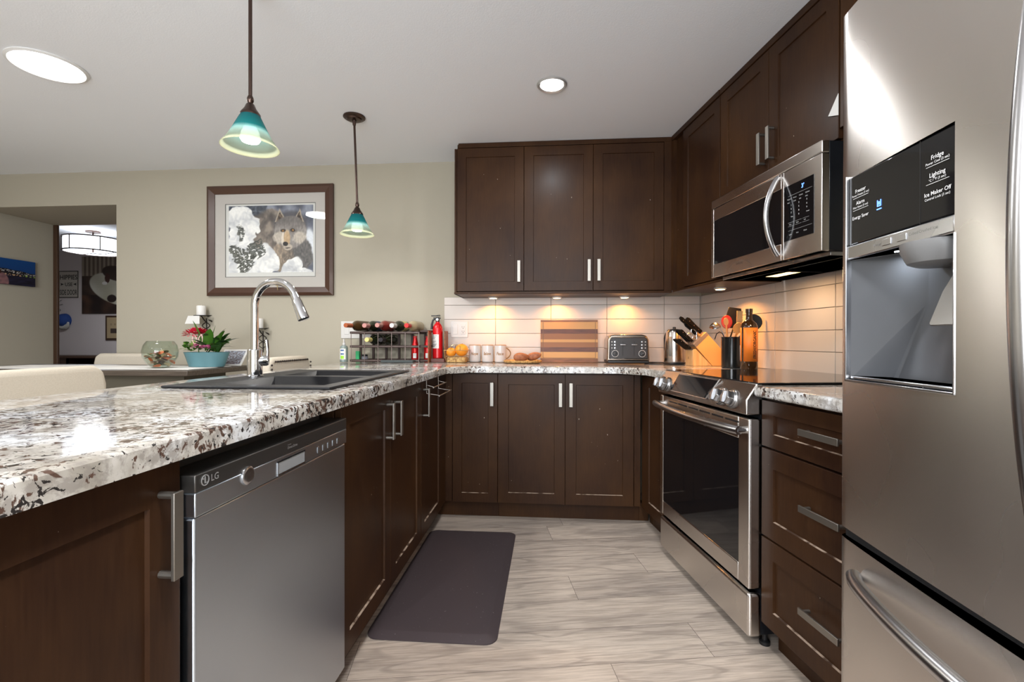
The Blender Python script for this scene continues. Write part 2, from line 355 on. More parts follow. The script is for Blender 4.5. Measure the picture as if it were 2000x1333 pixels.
# floor: every plank a face of one mesh, laid across the room square to the right-hand run
fm = MB(); PW, PL = .198, 1.22; rnd = random.Random(3); cols = []
bmf = bmesh.new(); lay = bmf.loops.layers.color.new('prand') if False else bmf.loops.layers.float_color.new('prand')
offs = {0: .483, 1: .845, 2: .10, 3: .467, 4: .845, 5: .12, 6: .467}
for j in range(-22, 20):
    y0 = 1.355 + j * PW; off = offs.get(j, rnd.random() * PL)
    for i in range(-7, 4):
        x0 = off + i * PL; x1 = x0 + PL; g = .0007
        col = (rnd.random(), rnd.random(), rnd.random(), 1)
        vs = [bmf.verts.new((x, y, 0)) for x, y in ((x0 + g, y0 + g), (x1 - g, y0 + g), (x1 - g, y0 + PW - g), (x0 + g, y0 + PW - g))]
        fc = bmf.faces.new(vs)
        for lp in fc.loops: lp[lay] = col
me = bpy.data.meshes.new('floor'); bmf.to_mesh(me); bmf.free(); me.materials.append(FLOOR)
fo = bpy.data.objects.new('floor', me); COL.objects.link(fo); fo.rotation_euler = (0, 0, PH); fo.location = (0, 0, 0); fo['kind'] = 'structure'
struct(MB().box(-8, 3, -3, 7, -.06, -.0012), 'floor_base', mat('floor_joint', (.07, .055, .045), .8))
struct(MB().box(-8, 3, -3, 7, ZC, ZC + .08), 'ceiling', CEIL)
XJ = -3.36; HZ = 2.127; YH = 4.04; XL = -4.54
b = MB(); b.box(XJ, CORN[0] + .1, YW, YW + .12, 0, ZC); b.box(XL - .0, XJ, YW, YW + .12, HZ, ZC); struct(b, 'wall_back', WALL)
struct(MB().box(XL, XJ, YW + .12, YH, HZ, ZC), 'ceiling_hall_soffit', WALL)
struct(MB().box(XJ, XJ + .12, YW + .12, YH, 0, ZC), 'wall_hall_right', WALL)
struct(MB().box(XL - .1, XL, -2.85, YH + .02, 0, ZC), 'wall_left', WALL)
b = quadbox(rp(XRW, -3.2), rp(XRW, YW / math.cos(PH) + .0), 0, ZC, -.1); struct(b, 'wall_right', WALL)
b = MB(); b.box(XL - .1, -2.2, -2.85, -2.75, 0, ZC); b.box(1.0, 2.4, -2.85, -2.75, 0, ZC); b.box(-2.2, 1.0, -2.85, -2.75, 0, .25); b.box(-2.2, 1.0, -2.85, -2.75, 2.2, ZC); struct(b, 'wall_rear', WALL)
b = MB()
for x in (-2.2, -.63, .94): b.box(x, x + .06, -2.83, -2.77, .25, 2.2)
for z in (.25, 2.14): b.box(-2.2, 1.0, -2.83, -2.77, z, z + .06)
struct(b, 'added_window_1', WHITE_P)  # unseen window, added as an opening for the rear fill
# the room beyond the hall
struct(MB().box(-8, -3.2, 6.542, 6.64, 0, ZC), 'wall_far', FARW)
struct(MB().box(-8.0, -7.9, YH, 6.6, 0, ZC), 'wall_far_left', FARW)
struct(MB().box(-3.3, -3.2, YH, 6.6, 0, ZC), 'wall_far_right', FARW)
b = MB(); b.box(-8, XL, YH, YH + .015, 0, ZC); b.box(XJ - .12, -3.2, YH, YH + .1, 0, ZC); b.box(XL, XJ - .12, YH + .001, YH + .02, HZ, ZC); struct(b, 'wall_hall_end', FARW)
TRIMW = mat('stained_door_trim', (.06, .03, .016), .4)
struct(MB().box(XL, XL + .042, YH - .01, YH + .01, 0, HZ), 'trim_1', TRIMW, bevel=.003)
# backsplash, each tile a raised face block on a grout bed
def tiles(a_joints, z_rows, P, skip=None):
    mb = MB(); mb.box(a_joints[0], a_joints[-1], .0015, .004, z_rows[0], z_rows[-1], 1, P)
    for k in range(len(a_joints) - 1):
        for j in range(len(z_rows) - 1):
            mb.box(a_joints[k] + .0016, a_joints[k + 1] - .0016, .002, .009, z_rows[j] + .0016, z_rows[j + 1] - .0016, 0, P)
    return mb
zr = [CT, 1.027, 1.127, 1.230, 1.333, 1.392]
struct(tiles([-.775, -.396, .004, .401, .801, CORN[0] - .012], zr, lambda a, n, z: (a, YW - n, z)), 'wall_back_tiles', [TILE, GROUT], bevel=.0012)
struct(tiles([1.06, 1.15, 1.566, 1.983, 2.401, 2.818, 3.232], zr, lambda a, n, z: (XRW - n, a, z)), 'wall_right_tiles', [TILE, GROUT], fr=R, bevel=.0012)

# ------------------------------------------------------------------ base cabinets
def cabinet(label, P, fr, a0, a1, depth, fronts, group, z1=CT0 - .002, z0=.105, kick=True, loc=None, extra=None, cat='cabinet', name='base_cabinet', hollow=False):
    lx, ly, lz = P((a0 + a1) / 2, 0, 0); t_ = thing(name, label, cat, (lx, ly, 0 if kick else z0), fr, group)
    mb = MB()
    if hollow:   # sides, back, floor and a low front rail, open above so that the sink bowls hang free
        for q in ((a0, a0 + .018), (a1 - .018, a1)): mb.box(q[0], q[1], -depth, -.021, z0, z1, 0, P)
        mb.box(a0 + .018, a1 - .018, -depth, -depth + .012, z0, z1, 0, P); mb.box(a0 + .018, a1 - .018, -depth + .012, -.021, z0, z0 + .018, 0, P); mb.box(a0 + .018, a1 - .018, -.04, -.021, z1 - .05, z1, 0, P)
    else: mb.box(a0, a1, -depth, -.021, z0, z1, 0, P)
    if kick: mb.box(a0, a1, -depth, -.065, 0, z0, 0, P)
    if extra: extra(mb)
    mb.build('body', [WOOD, CARC], t_, bevel=.0015)
    for f in fronts:
        knd, b0, b1, q0, q1, h = f
        d = shaker(P, b0, b1, q0, q1, stile=.055 if (b1 - b0) < .3 else .062).build(knd, [WOOD, WORN], t_, bevel=.0012, recalc=True)
        if h:
            pull(P, *h[:2], vert=h[2], L=h[3] if len(h) > 3 else .14).build('handle', NICKEL, d, bevel=.001)
    return t_
DZ0, DZ1 = .103, .878
GB = 'base cabinets'; GU = 'wall cabinets'
cabinet('narrow dark wood base cabinet door beside the inner corner next to the sink side', Pback, W, -.60, -.313, .6, [('door', -.588, -.313, DZ0, DZ1, (-.345, .757, True))], GB, extra=lambda mb: (mb.box(-.634, -.590, -.05, -.003, .105, CT0 - .002, 0, Pback), mb.box(-.69, -.60, -.12, -.065, 0, .105, 0, Pback)))
cabinet('dark wood base cabinet with a pair of doors under the striped cutting board', Pback, W, -.313, .53, .6,
        [('door', -.313, .0885, DZ0, DZ1, (.06, .757, True)), ('door', .0885, .489, DZ0, DZ1, (.1215, .757, True))], GB, extra=lambda mb: (mb.box(.491, .527, -.05, -.003, .105, CT0 - .002, 0, Pback), mb.box(.53, .585, -.12, -.065, 0, .105, 0, Pback)))
cabinet('dark base cabinet with handle close to camera, left of the dishwasher', Ppen, W, .10, .765, .6, [('door', .12, .765, DZ0, DZ1, (.721, .766, True, .14))], GB)
cabinet('scratched dark wood sink base with two doors right of the dishwasher', Ppen, W, 1.385, 2.285, .6,
        [('door', 1.39, 1.838, DZ0, DZ1, (1.79, .768, True)), ('door', 1.838, 2.28, DZ0, DZ1, (1.885, .765, True))], GB, hollow=True)
cabinet('dark base cabinet on the sink side nearest the back corner, one tall handle', Ppen, W, 2.285, 2.80, .6, [('door', 2.285, 2.72, DZ0, DZ1, (2.325, .77, True))], GB, extra=lambda mb: (mb.box(2.722, 2.842, -.05, -.003, .105, CT0 - .002, 0, Ppen), mb.box(2.80, 2.90, -.12, -.065, 0, .105, 0, Ppen)))
cabinet('long run of dark cabinet base closest to the camera at lower left', Ppen, W, -.9, .10, .6, [('door', -.88, .10, DZ0, DZ1, None)], GB)
cabinet('slim dark cabinet door between the back corner and the stove', Prt, R, 2.342, 2.70, .6, [('door', 2.345, 2.66, DZ0, DZ1, None)], GB, extra=lambda mb: (mb.box(2.662, 2.705, -.05, -.003, .105, CT0 - .002, 0, Prt), mb.box(2.70, 2.74, -.12, -.065, 0, .105, 0, Prt)))
t_ = cabinet('dark wood three-drawer base cabinet between the stove and the refrigerator', Prt, R, 1.13, 1.568, .6,
        [('drawer', 1.135, 1.568, .716, .876, (1.266, .806, False, .155)), ('drawer', 1.135, 1.568, .408, .712, (1.263, .578, False, .155)), ('drawer', 1.135, 1.568, .103, .404, (1.263, .271, False, .155))], GB)

# over-door towel rail on the cabinet top by the corner
b = MB()
for k, (xo, zo) in enumerate(((.045, .842), (.075, .800))):
    for y in (2.365, 2.62): b.tube([(XP + .001 + .003, y, .884), (XP + .006, y, zo + .01), (XP + xo, y, zo)], .0022, 8)
    b.tube([(XP + xo, 2.345, zo), (XP + xo, 2.64, zo)], .0032, 8)
b.build('towel_rail', NICKEL, None, loc=(XP, 2.47, .8), label='thin double wire towel rail hooked over the corner cabinet door', cat='towel rail')

# ------------------------------------------------------------------ worktop (one continuous slab)
yb_c = YB - .034; xr_c = XR - .03
FR1 = (-.593, -.9)
cutx0, cutx1, cuty0, cuty1 = -1.225, -.70, 1.45, 2.25
cb = R.w(xr_c, 2.338); ca = (( xr_c - yb_c * math.sin(PH)) / math.cos(PH), yb_c); cw = R.w(XRW - .002, 2.338); cf = (CORN[0] - .003, YW - .0015)
b = MB()
L_ = [(-.593, -.9), (-.593, cuty0), (-1.41, cuty0), (-1.41, -.9)]
# body split round the sink opening into strips of one mesh, welded afterwards
def strip(poly): b.slab(poly, CT0, CT)
ch = .12
top = [(-1.41, -.9), (-.593, -.9), (-.593, cuty0), (-.593, cuty1), (-.593, yb_c - ch), (-.593 + ch, yb_c), (ca[0] - ch, yb_c), (ca[0] + .02, yb_c - ch), (cb.x, cb.y), (cw.x, cw.y), cf, (-1.41, YW - .0015), (-1.41, cuty1), (-1.41, cuty0)]
bm_ = bmesh.new()
def ring(z):
    o_ = [bm_.verts.new((x, y, z)) for x, y in top]; i_ = [bm_.verts.new((x, y, z)) for x, y in ((cutx1, cuty0), (cutx1, cuty1), (cutx0, cuty1), (cutx0, cuty0))]; return o_, i_
ot, it_ = ring(CT); ob_, ib = ring(CT0)
def caps(o_, i_, flip):
    fs = [(o_[0], o_[1], o_[2], i_[0], i_[3], o_[13]), (o_[2], o_[3], i_[1], i_[0]), (o_[13], i_[3], i_[2], o_[12]), tuple(o_[3:12]) + (o_[12], i_[2], i_[1])]
    for f in fs: bm_.faces.new(f[::-1] if flip else f)
caps(ot, it_, False); caps(ob_, ib, True)
for k in range(14): bm_.faces.new((ob_[k], ob_[(k + 1) % 14], ot[(k + 1) % 14], ot[k]))
for k in range(4): bm_.faces.new((it_[k], it_[(k + 1) % 4], ib[(k + 1) % 4], ib[k]))
bmesh.ops.recalc_face_normals(bm_, faces=bm_.faces); bm_.normal_update()
be = [e for e in bm_.edges if e.verts[0].co.z > CT - .001 and e.verts[1].co.z > CT - .001 and len(e.link_faces) == 2 and abs(e.link_faces[0].normal.z - e.link_faces[1].normal.z) > .5]
be += [e for e in bm_.edges if abs(e.verts[0].co.z - e.verts[1].co.z) > .01 and e.verts[0].co.y > yb_c - .2 and e.verts[0].co.y < yb_c + .02]
bmesh.ops.bevel(bm_, geom=[e for e in be[:]], offset=.009, segments=3, affect='EDGES', profile=.6)
me = bpy.data.meshes.new('worktop'); bm_.to_mesh(me); bm_.free(); me.materials.append(GRAN); me.polygons.foreach_set('use_smooth', [True] * len(me.polygons)); me.set_sharp_from_angle(angle=math.radians(30))
o = bpy.data.objects.new('worktop', me); COL.objects.link(o); o['label'] = 'speckled white, grey and brown granite worktop along sink and back wall'; o['category'] = 'countertop'
b = MB(); b.box(xr_c, XRW - .002, 1.115, 1.569, CT0, CT)
b.build('worktop', GRAN, None, fr=R, loc=(1.3, 1.34, CT0), label='short speckled granite worktop over the drawers by the refrigerator', cat='countertop', bevel=.009, seg=3)

# ------------------------------------------------------------------ wall cabinets
UB = 1.402
def upper(label, P, fr, a0, a1, fronts, z0, depth=.318):
    lx, ly, lz = P((a0 + a1) / 2, 0, 0); t_ = thing('wall_cabinet', label, 'cabinet', (lx, ly, z0), fr, GU)
    mb = MB(); mb.box(a0, a1, -depth, -.021, z0, ZC - .003, 0, P); mb.build('body', WOOD, t_, bevel=.0015)
    for b0, b1, q0, q1, h in fronts:
        d = shaker(P, b0, b1, q0, q1, worn=False, rec=.006).build('door', [WOOD, WOOD], t_, bevel=.0015)
        if h: pull(P, h[0], h[1], L=.14).build('handle', NICKEL, d, bevel=.001)
    return t_
UZ1 = 2.352
t1 = upper('dark wall cabinet with three tall doors above the striped cutting board', Pup, W, -.62, .771,
      [(-.62, -.174, UB, UZ1, (-.205, 1.529)), (-.174, .276, UB, UZ1, (.2485, 1.531)), (.276, .726, UB, UZ1, (.311, 1.532))], UB - .003)
b = MB(); b.box(-.637, -.6215, -.318, -.008, 1.384, 2.352, 0, Pup); b.build('end_panel', WOOD, t1, bevel=.002)
b = MB(); b.box(-.637, .775, -.318, .004, 1.384, 1.398, 0, Pup); b.build('light_rail', WOOD, t1, bevel=.003)
b = MB(); b.box(-.61, .771, -.02, .0, UZ1 + .002, ZC - .002, 0, Pup); b.build('cornice', WOOD, t1, bevel=.002)
t2 = upper('dark corner wall cabinet door just left of the microwave', Pur, R, 2.372, 2.93, [(2.372, 2.80, UB, UZ1, None)], UB - .003)
b = MB(); b.box(2.335, 2.93, -.318, .004, 1.384, 1.398, 0, Pur); b.build('light_rail', WOOD, t2, bevel=.003)
b = MB(); b.box(2.372, 2.95, -.02, .006, UZ1 + .002, ZC - .002, 0, Pur); b.build('cornice', WOOD, t2, bevel=.002)
b = MB(); b.slab([(.727, 3.138), (.771, 3.138), tuple(R.w(1.3135, 2.93))[:2], tuple(R.w(1.36, 2.93))[:2], (.80, 3.2), (.727, 3.2)], 1.398, ZC - .003); b.build('corner_filler', WOOD, t1)
t3 = upper('dark wall cabinet with two short doors above the microwave', Pur, R, 1.577, 2.368,
      [(1.577, 1.972, 1.797, UZ1, (1.937, 1.928)), (1.972, 2.368, 1.797, UZ1, (2.001, 1.925))], 1.792)
b = MB(); b.box(1.577, 2.368, -.02, .004, UZ1 + .002, ZC - .002, 0, Pur); b.build('cornice', WOOD, t3, bevel=.002)
t4 = upper('dark wall cabinet above the refrigerator at the top right', Pur, R, .62, 1.573, [(.62, 1.10, 1.83, UZ1, None), (1.10, 1.573, 1.83, UZ1, None)], 1.82)
# puck lights under the wall cabinets
def puck(x, y, fr, label, pw):
    t_ = thing('puck_light', label, 'light', (x, y, 1.384), fr, 'puck lights under the wall cabinets')
    b = MB(); b.lathe([(.034, 0), (.034, -.008), (.026, -.0105), (.026, -.004), (.0, -.004)], (x, y, 1.3835), n=32); b.build('housing', WHITE_P, t_)
    b = MB(); b.lathe([(.0, -.0045), (.025, -.0045), (.025, -.0118), (.0, -.0125)], (x, y, 1.3835), n=32); b.build('diffuser', WARMLED, t_)
    p = fr.w(x, y, 1.366); area('puck_lamp', p, (0, 0, 0), .04, .04, pw, (1, .40, .08), 'DISK', spread=2.5)
for x, tx in ((-.403, 'glowing puck light above the mugs, leftmost under the back wall cabinet'), (.046, 'glowing puck light above the striped cutting board'), (.512, 'glowing puck light above the toaster')):
    puck(x, 3.36, W, tx, 1.5)
puck(1.46, 2.63, R, 'glowing puck light above the utensils, under the corner cabinet', 3.2)

# ------------------------------------------------------------------ ceiling lights
def downlight(label, x, y, r, rin, power, rim_m, name='recessed_light', group=None):
    t_ = thing(name, label, 'ceiling light', (x, y, ZC), W, group)
    b = MB(); b.lathe([(r, 0), (r, -.004), (r * .92, -.010), (rin + .004, -.006), (rin, .0)], (x, y, ZC - .0005), n=48); b.build('trim_ring', rim_m, t_)
    b = MB(); b.lathe([(0, -.0025), (rin + .001, -.0025), (rin + .001, -.006), (0, -.0065)], (x, y, ZC - .0005), n=48); b.build('diffuser', LED, t_)
    area('ceiling_lamp', (x, y, ZC - .02), (0, 0, 0), rin * 2, rin * 2, power, (.98, .985, 1), 'DISK')
CW = mat('white_trim_ring', (.72, .72, .71), .4)
downlight('large round flush ceiling light at the upper left corner', -2.39, 2.10, .150, .128, 14, CW)
downlight('small round recessed ceiling light above the back counter', .006, 2.452, .077, .056, 7, mat('satin_trim_ring', (.5, .49, .48), .3, .6))
for x, y, pw in ((.12, .35, 22), (.2, -1.1, 40), (-1.5, -1.3, 40), (-3.2, -.2, 40)):  # extra ceiling lights, unseen, added to lift the room light
    downlight('added round ceiling light out of view, for fill', x, y, .15 if pw > 20 else .085, .128 if pw > 20 else .06, pw, CW, group='added ceiling lights out of view')

# ------------------------------------------------------------------ pendants
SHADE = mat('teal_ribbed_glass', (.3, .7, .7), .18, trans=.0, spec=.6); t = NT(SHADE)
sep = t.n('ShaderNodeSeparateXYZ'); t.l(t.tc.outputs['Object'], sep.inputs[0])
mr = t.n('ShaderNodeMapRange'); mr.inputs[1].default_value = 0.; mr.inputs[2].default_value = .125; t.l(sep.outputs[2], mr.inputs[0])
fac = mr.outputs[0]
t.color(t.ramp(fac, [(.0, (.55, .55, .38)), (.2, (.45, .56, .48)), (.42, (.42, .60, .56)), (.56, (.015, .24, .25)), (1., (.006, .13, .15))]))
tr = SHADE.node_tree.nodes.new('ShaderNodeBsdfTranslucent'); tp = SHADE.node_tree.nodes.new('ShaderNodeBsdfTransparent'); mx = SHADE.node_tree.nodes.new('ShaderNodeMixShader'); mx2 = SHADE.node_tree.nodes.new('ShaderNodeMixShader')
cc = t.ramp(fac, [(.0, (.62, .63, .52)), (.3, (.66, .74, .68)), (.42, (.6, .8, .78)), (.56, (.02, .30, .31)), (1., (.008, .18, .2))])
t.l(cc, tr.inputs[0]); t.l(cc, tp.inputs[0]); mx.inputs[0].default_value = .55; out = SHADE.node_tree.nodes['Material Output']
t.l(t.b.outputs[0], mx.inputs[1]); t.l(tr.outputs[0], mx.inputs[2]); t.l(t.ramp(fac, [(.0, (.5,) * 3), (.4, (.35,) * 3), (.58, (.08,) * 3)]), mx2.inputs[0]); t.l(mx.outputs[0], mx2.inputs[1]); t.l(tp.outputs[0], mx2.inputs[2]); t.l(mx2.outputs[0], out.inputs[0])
BULB = mat('lit_bulb', (1, 1, 1), .5, emit=(1, .97, .93), estr=5)
def pendant(label, x, y, zr_, dx):
    t_ = thing('pendant_lamp', label, 'pendant light', (x, y, zr_), W, 'teal glass pendants over the peninsula')
    xs = x + dx
    b = MB(); b.lathe([(0, 0), (.062, 0), (.063, -.006), (.055, -.012), (.045, -.013), (.04, -.020), (.012, -.024), (.009, -.05), (0, -.05)], (x, y, ZC - .0005), n=36); b.build('canopy', BRONZE, t_)
    b = MB(); b.tube([(x, y, ZC - .03), (xs, y, zr_ + .18)], .0065, 12); b.build('rod', BRONZE, t_)
    b = MB(); b.lathe([(0, .19), (.008, .188), (.0115, .178), (.0115, .17), (.008, .162), (.014, .157), (.020, .142), (.030, .128), (.034, .122), (.034, .116), (0, .116)], (xs, y, zr_), n=32); b.build('socket_cap', BRONZE, t_)
    pr = [(.031, .121), (.045, .092), (.060, .06), (.074, .033), (.088, .012), (.097, .0)]
    prof = pr + [(r - .003, h + .0005) for r, h in reversed(pr)]
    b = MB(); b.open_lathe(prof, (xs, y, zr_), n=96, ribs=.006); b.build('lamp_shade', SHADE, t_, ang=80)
    b = MB(); b.lathe([(.0, .022), (.028, .0225), (.034, .032), (.030, .055), (.016, .085), (.013, .115), (0, .115)], (xs, y, zr_), n=28); b.build('bulb', BULB, t_)
    area('pendant_bulb_lamp', (xs, y, zr_ + .015), (0, 0, 0), .06, .06, 5, (1, .96, .9), 'DISK')
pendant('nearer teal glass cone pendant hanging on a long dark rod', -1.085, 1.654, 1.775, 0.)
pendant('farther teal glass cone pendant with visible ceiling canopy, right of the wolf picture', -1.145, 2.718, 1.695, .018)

# ------------------------------------------------------------------ sink and faucet
sk = thing('kitchen_sink', 'black double bowl drop-in sink set into the granite', 'sink', (-.96, 1.85, CT), W)
x0, x1, y0, y1 = -1.24, -.68, 1.43, 2.27; zt = CT + .009
bowls = [(-1.11, -.735, 1.50, 1.85), (-1.11, -.735, 1.90, 2.20)]
b = MB()
def grid_plate(b, xs, ys, holes, z0, z1):
    for i in range(len(xs) - 1):
        for j in range(len(ys) - 1):
            if (i, j) in holes: continue
            b.box(xs[i], xs[i + 1], ys[j], ys[j + 1], z0, z1)
grid_plate(b, [x0, bowls[0][0], bowls[0][1], x1], [y0, 1.50, 1.85, 1.90, 2.20, y1], {(1, 1), (1, 3)}, CT + .0005, zt)
bm2 = bmesh.new(); me2 = bpy.data.meshes.new('tmp'); me2.from_pydata([tuple(v) for v in b.v], [], b.f); bm2.from_mesh(me2)
bmesh.ops.remove_doubles(bm2, verts=bm2.verts, dist=1e-5)
seen = {}
for f in bm2.faces: seen.setdefault(tuple(sorted(v.index for v in f.verts)), []).append(f)
bm2.verts.ensure_lookup_table(); dup = [f for fs in seen.values() if len(fs) > 1 for f in fs]; bmesh.ops.delete(bm2, geom=dup, context='FACES_ONLY')
b2 = MB(); b2.v = [v.co.copy() for v in bm2.verts]; bm2.verts.index_update(); b2.f = [tuple(v.index for v in f.verts) for f in bm2.faces]; b2.mi = [0] * len(b2.f); bm2.free()
b2.build('rim', SINK, sk, bevel=.004, seg=3)
for q in bowls:
    bb = MB(); a0, a1, c0, c1 = q; zb = CT - .2; k = .012
    vs = [(a0, c0, zt - .002), (a1, c0, zt - .002), (a1, c1, zt - .002), (a0, c1, zt - .002), (a0 + k, c0 + k, zb), (a1 - k, c0 + k, zb), (a1 - k, c1 - k, zb), (a0 + k, c1 - k, zb)]
    bb.add(vs, [(0, 1, 5, 4), (1, 2, 6, 5), (2, 3, 7, 6), (3, 0, 4, 7), (4, 5, 6, 7)])
    o = bb.build('bowl', SINK, sk, solid=.004, recalc=False)
    MB().lathe([(0, .004), (.03, .004), (.042, .002), (.042, .0), (0, .0)], ((a0 + a1) / 2, (c0 + c1) / 2, zb + .001), n=24).build('drain', STEEL2, o)
fx_, fy_ = -1.175, 1.82; fa = thing('kitchen_faucet', 'tall chrome gooseneck faucet with pull-down spray head', 'faucet', (fx_, fy_, zt), W)
b = MB(); b.lathe([(0, 0), (.031, 0), (.031, .004), (.0275, .007), (.0275, .105), (.0245, .108), (0, .108)], (fx_, fy_, zt + .0005), n=40); b.build('base', CHROME, fa)
pts = [(fx_, fy_, zt + .10), (fx_, fy_, zt + .275)]; ra = .092; zc_ = zt + .285
dx, dy = .99, -.10
for k in range(0, 15):
    an = PI - k / 14 * PI * .90; pts.append((fx_ + (ra + ra * math.cos(an)) * dx, fy_ + (ra + ra * math.cos(an)) * dy, zc_ + ra * math.sin(an)))
b = MB(); b.tube(pts, .0145, 24); b.build('gooseneck', CHROME, fa)
e = Vector(pts[-1]); d_ = (Vector(pts[-1]) - Vector(pts[-2])).normalized()
b = MB(); b.lathe([(0, -.01), (.0155, -.01), (.0165, .0), (.0165, .012), (.0185, .018), (.0215, .080), (.0225, .088), (.0225, .094), (.019, .096), (0, .096)], e, axis=d_, n=28); b.build('spray_head', CHROME, fa)
b = MB(); b.lathe([(0, .0), (.021, .0), (.021, .042), (.018, .050), (0, .052)], (fx_, fy_, zt + .063), axis=(.93, .36, 0), n=24)
b.tube([(fx_ + .042, fy_ + .016, zt + .07), (fx_ + .040, fy_ + .022, zt + .10), (fx_ + .030, fy_ + .03, zt + .145)], [.008, .0065, .0075], 12); b.build('lever', CHROME, fa)

# ------------------------------------------------------------------ dishwasher
XD = -.604; Pd = lambda a, n, z: (XD + n, a, z)
dw = thing('dishwasher', 'stainless steel front-control dishwasher under the granite peninsula', 'dishwasher', (XD, 1.075, 0), W)
b = MB(); b.box(.785, 1.36, -.55, -.075, .10, .872, 0, Pd); b.build('tub', mat('dark_grey_tub', (.05, .05, .05), .5), dw)
b = MB(); b.box(.79, 1.355, -.50, -.10, 0.0, .10, 0, Pd); b.build('toe_kick', BLACKP, dw)
b = MB(); b.box(.772, 1.376, -.07, -.0035, .105, .773, 0, Pd); b.build('door', STEELD, dw, bevel=.004, seg=3)
ctl = MB(); ctl.box(.770, 1.378, -.07, -.0, .7745, .8165, 0, Pd); ctl.box(.770, 1.378, -.07, .0, .817, .8475, 1, Pd); ctl = ctl.build('control_panel', [STEELD, DARKBAND], dw, bevel=.002)
b = MB(); b.lathe([(0, .0045), (.012, .005), (.0165, .0045), (.0185, .003), (.0188, 0), (0, 0)], Pd(.911, .0, .8085), axis=(1, 0, 0), n=32); b.build('dial', STEEL2, ctl)
b = MB()   # pocket handle: frame lip and scooped recess front
b.box(1.016, 1.134, .0, .0022, .806, .809, 0, Pd); b.box(1.016, 1.134, 0, .0022, .7765, .780, 1, Pd); b.box(1.016, 1.0185, 0, .002, .779, .808, 1, Pd); b.box(1.1315, 1.134, 0, .002, .779, .808, 1, Pd)
b.box(1.018, 1.132, .0003, .001, .780, .806, 2, Pd)
b.build('pocket_handle', [BLACKM, STEEL2, mat('pocket_grey', (.30, .31, .32), .5, .2)], ctl)
b = MB()
for k in range(5): b.box(1.199 + k * .0285, 1.207 + k * .0285, 0, .0012, .785, .800, 0, Pd)
b.box(1.20, 1.30, 0, .0006, .7805, .7815, 1, Pd)
b.build('button', [mat('button_grey', (.30, .31, .32), .3, .8), INK], ctl, bevel=.0006)
b = MB(); PT = lambda a, z: (lambda x, y: Pd(a + x, .0008, z + y))
b.lathe([(.0098, -.0004), (.0098, .0004), (.0082, .0004), (.0082, -.0004), (.0098, -.0004)], Pd(.793, .0008, .8335), axis=(1, 0, 0), n=32)
b.box(.7925, .794, .0, .001, .828, .840, 0, Pd); b.box(.793, .799, 0, .001, .828, .8292, 0, Pd); b.lathe([(0, 0), (.0014, 0), (.0014, .001), (0, .001)], Pd(.7885, 0, .8365), axis=(1, 0, 0), n=12)
b.build('logo', mat('silver_print', (.6, .6, .6), .3, .6), ctl); b = MB(); text(b, 'LG', .017, PT(.807, .8275), bold=.01); b.build('brand_lettering', MATS['silver_print'], ctl); b = MB(); text(b, 'Inverter', .0048, PT(1.057, .8355)); text(b, 'Direct Drive', .0082, PT(1.057, .8275), bold=.01)
b.build('lettering', MATS['silver_print'], ctl)
for k in range(5): b = MB(); text(b, ('Power', 'Eco', 'Delay', 'Extra', 'Start')[k], .0035, PT(1.198 + k * .0285, .8025)); b.build('button_caption', MATS['silver_print'], ctl)

# ------------------------------------------------------------------ range
XG = .98; Pg = lambda a, n, z: (XG - n, a, z)
rg = thing('kitchen_range', 'stainless steel slide-in range with black glass cooktop and oven door', 'stove', (XG, 1.95, 0), R)
g0, g1 = 1.574, 2.336
b = MB(); b.box(g0 + .003, g1 - .003, -.66, -.045, .05, .905, 0, Pg); b.build('body', BLACKM, rg)
for a in (g0 + .03, g1 - .03):
    for n in (-.08, -.6): MB().lathe([(0, 0), (.018, 0), (.018, .012), (.009, .016), (.009, .055), (0, .055)], Pg(a, n, 0.0), n=16).build('foot', BLACKP, rg)
b = MB(); b.box(g0, g1, -.05, .0, .042, .196, 0, Pg); b.build('storage_drawer', STEEL, rg, bevel=.012, seg=4)
b = MB()
od0, od1, oz0, oz1 = g0, g1, .212, .806
wa0, wa1, wz0, wz1 = 1.640, 2.302, .279, .726
b.box(od0, od1, -.05, -.004, oz0, oz1, 0, Pg)
for q in ((od0, wa0, oz0, oz1), (wa1, od1, oz0, oz1), (wa0, wa1, oz0, wz0), (wa0, wa1, wz1, oz1)): b.box(q[0], q[1], -.01, .0, q[2], q[3], 0, Pg)
od = b.build('oven_door', STEEL, rg, bevel=.006, seg=3)
b = MB(); b.box(wa0, wa1, -.006, -.0022, wz0, wz1, 0, Pg); b.build('window', BLACKG, od)
b = MB()
for k in range(6): b.box(1.64 + k * .1, 1.725 + k * .1, -.002, .0012, .782, .789, 0, Pg)
b.build('vent', BLACKP, od)
b = MB(); pts = []
for k in range(25):
    q = k / 24; a = g0 + .012 + q * (g1 - g0 - .024); bow = .030 + .032 * math.sin(PI * q) ** .7; pts.append(Pg(a, bow, .765))
b.tube(pts, .0155, 18)
for a in (g0 + .022, g1 - .022): b.tube([Pg(a, -.002, .765), Pg(a, .034, .765)], .013, 14)
b.build('handle', STEEL2, od)
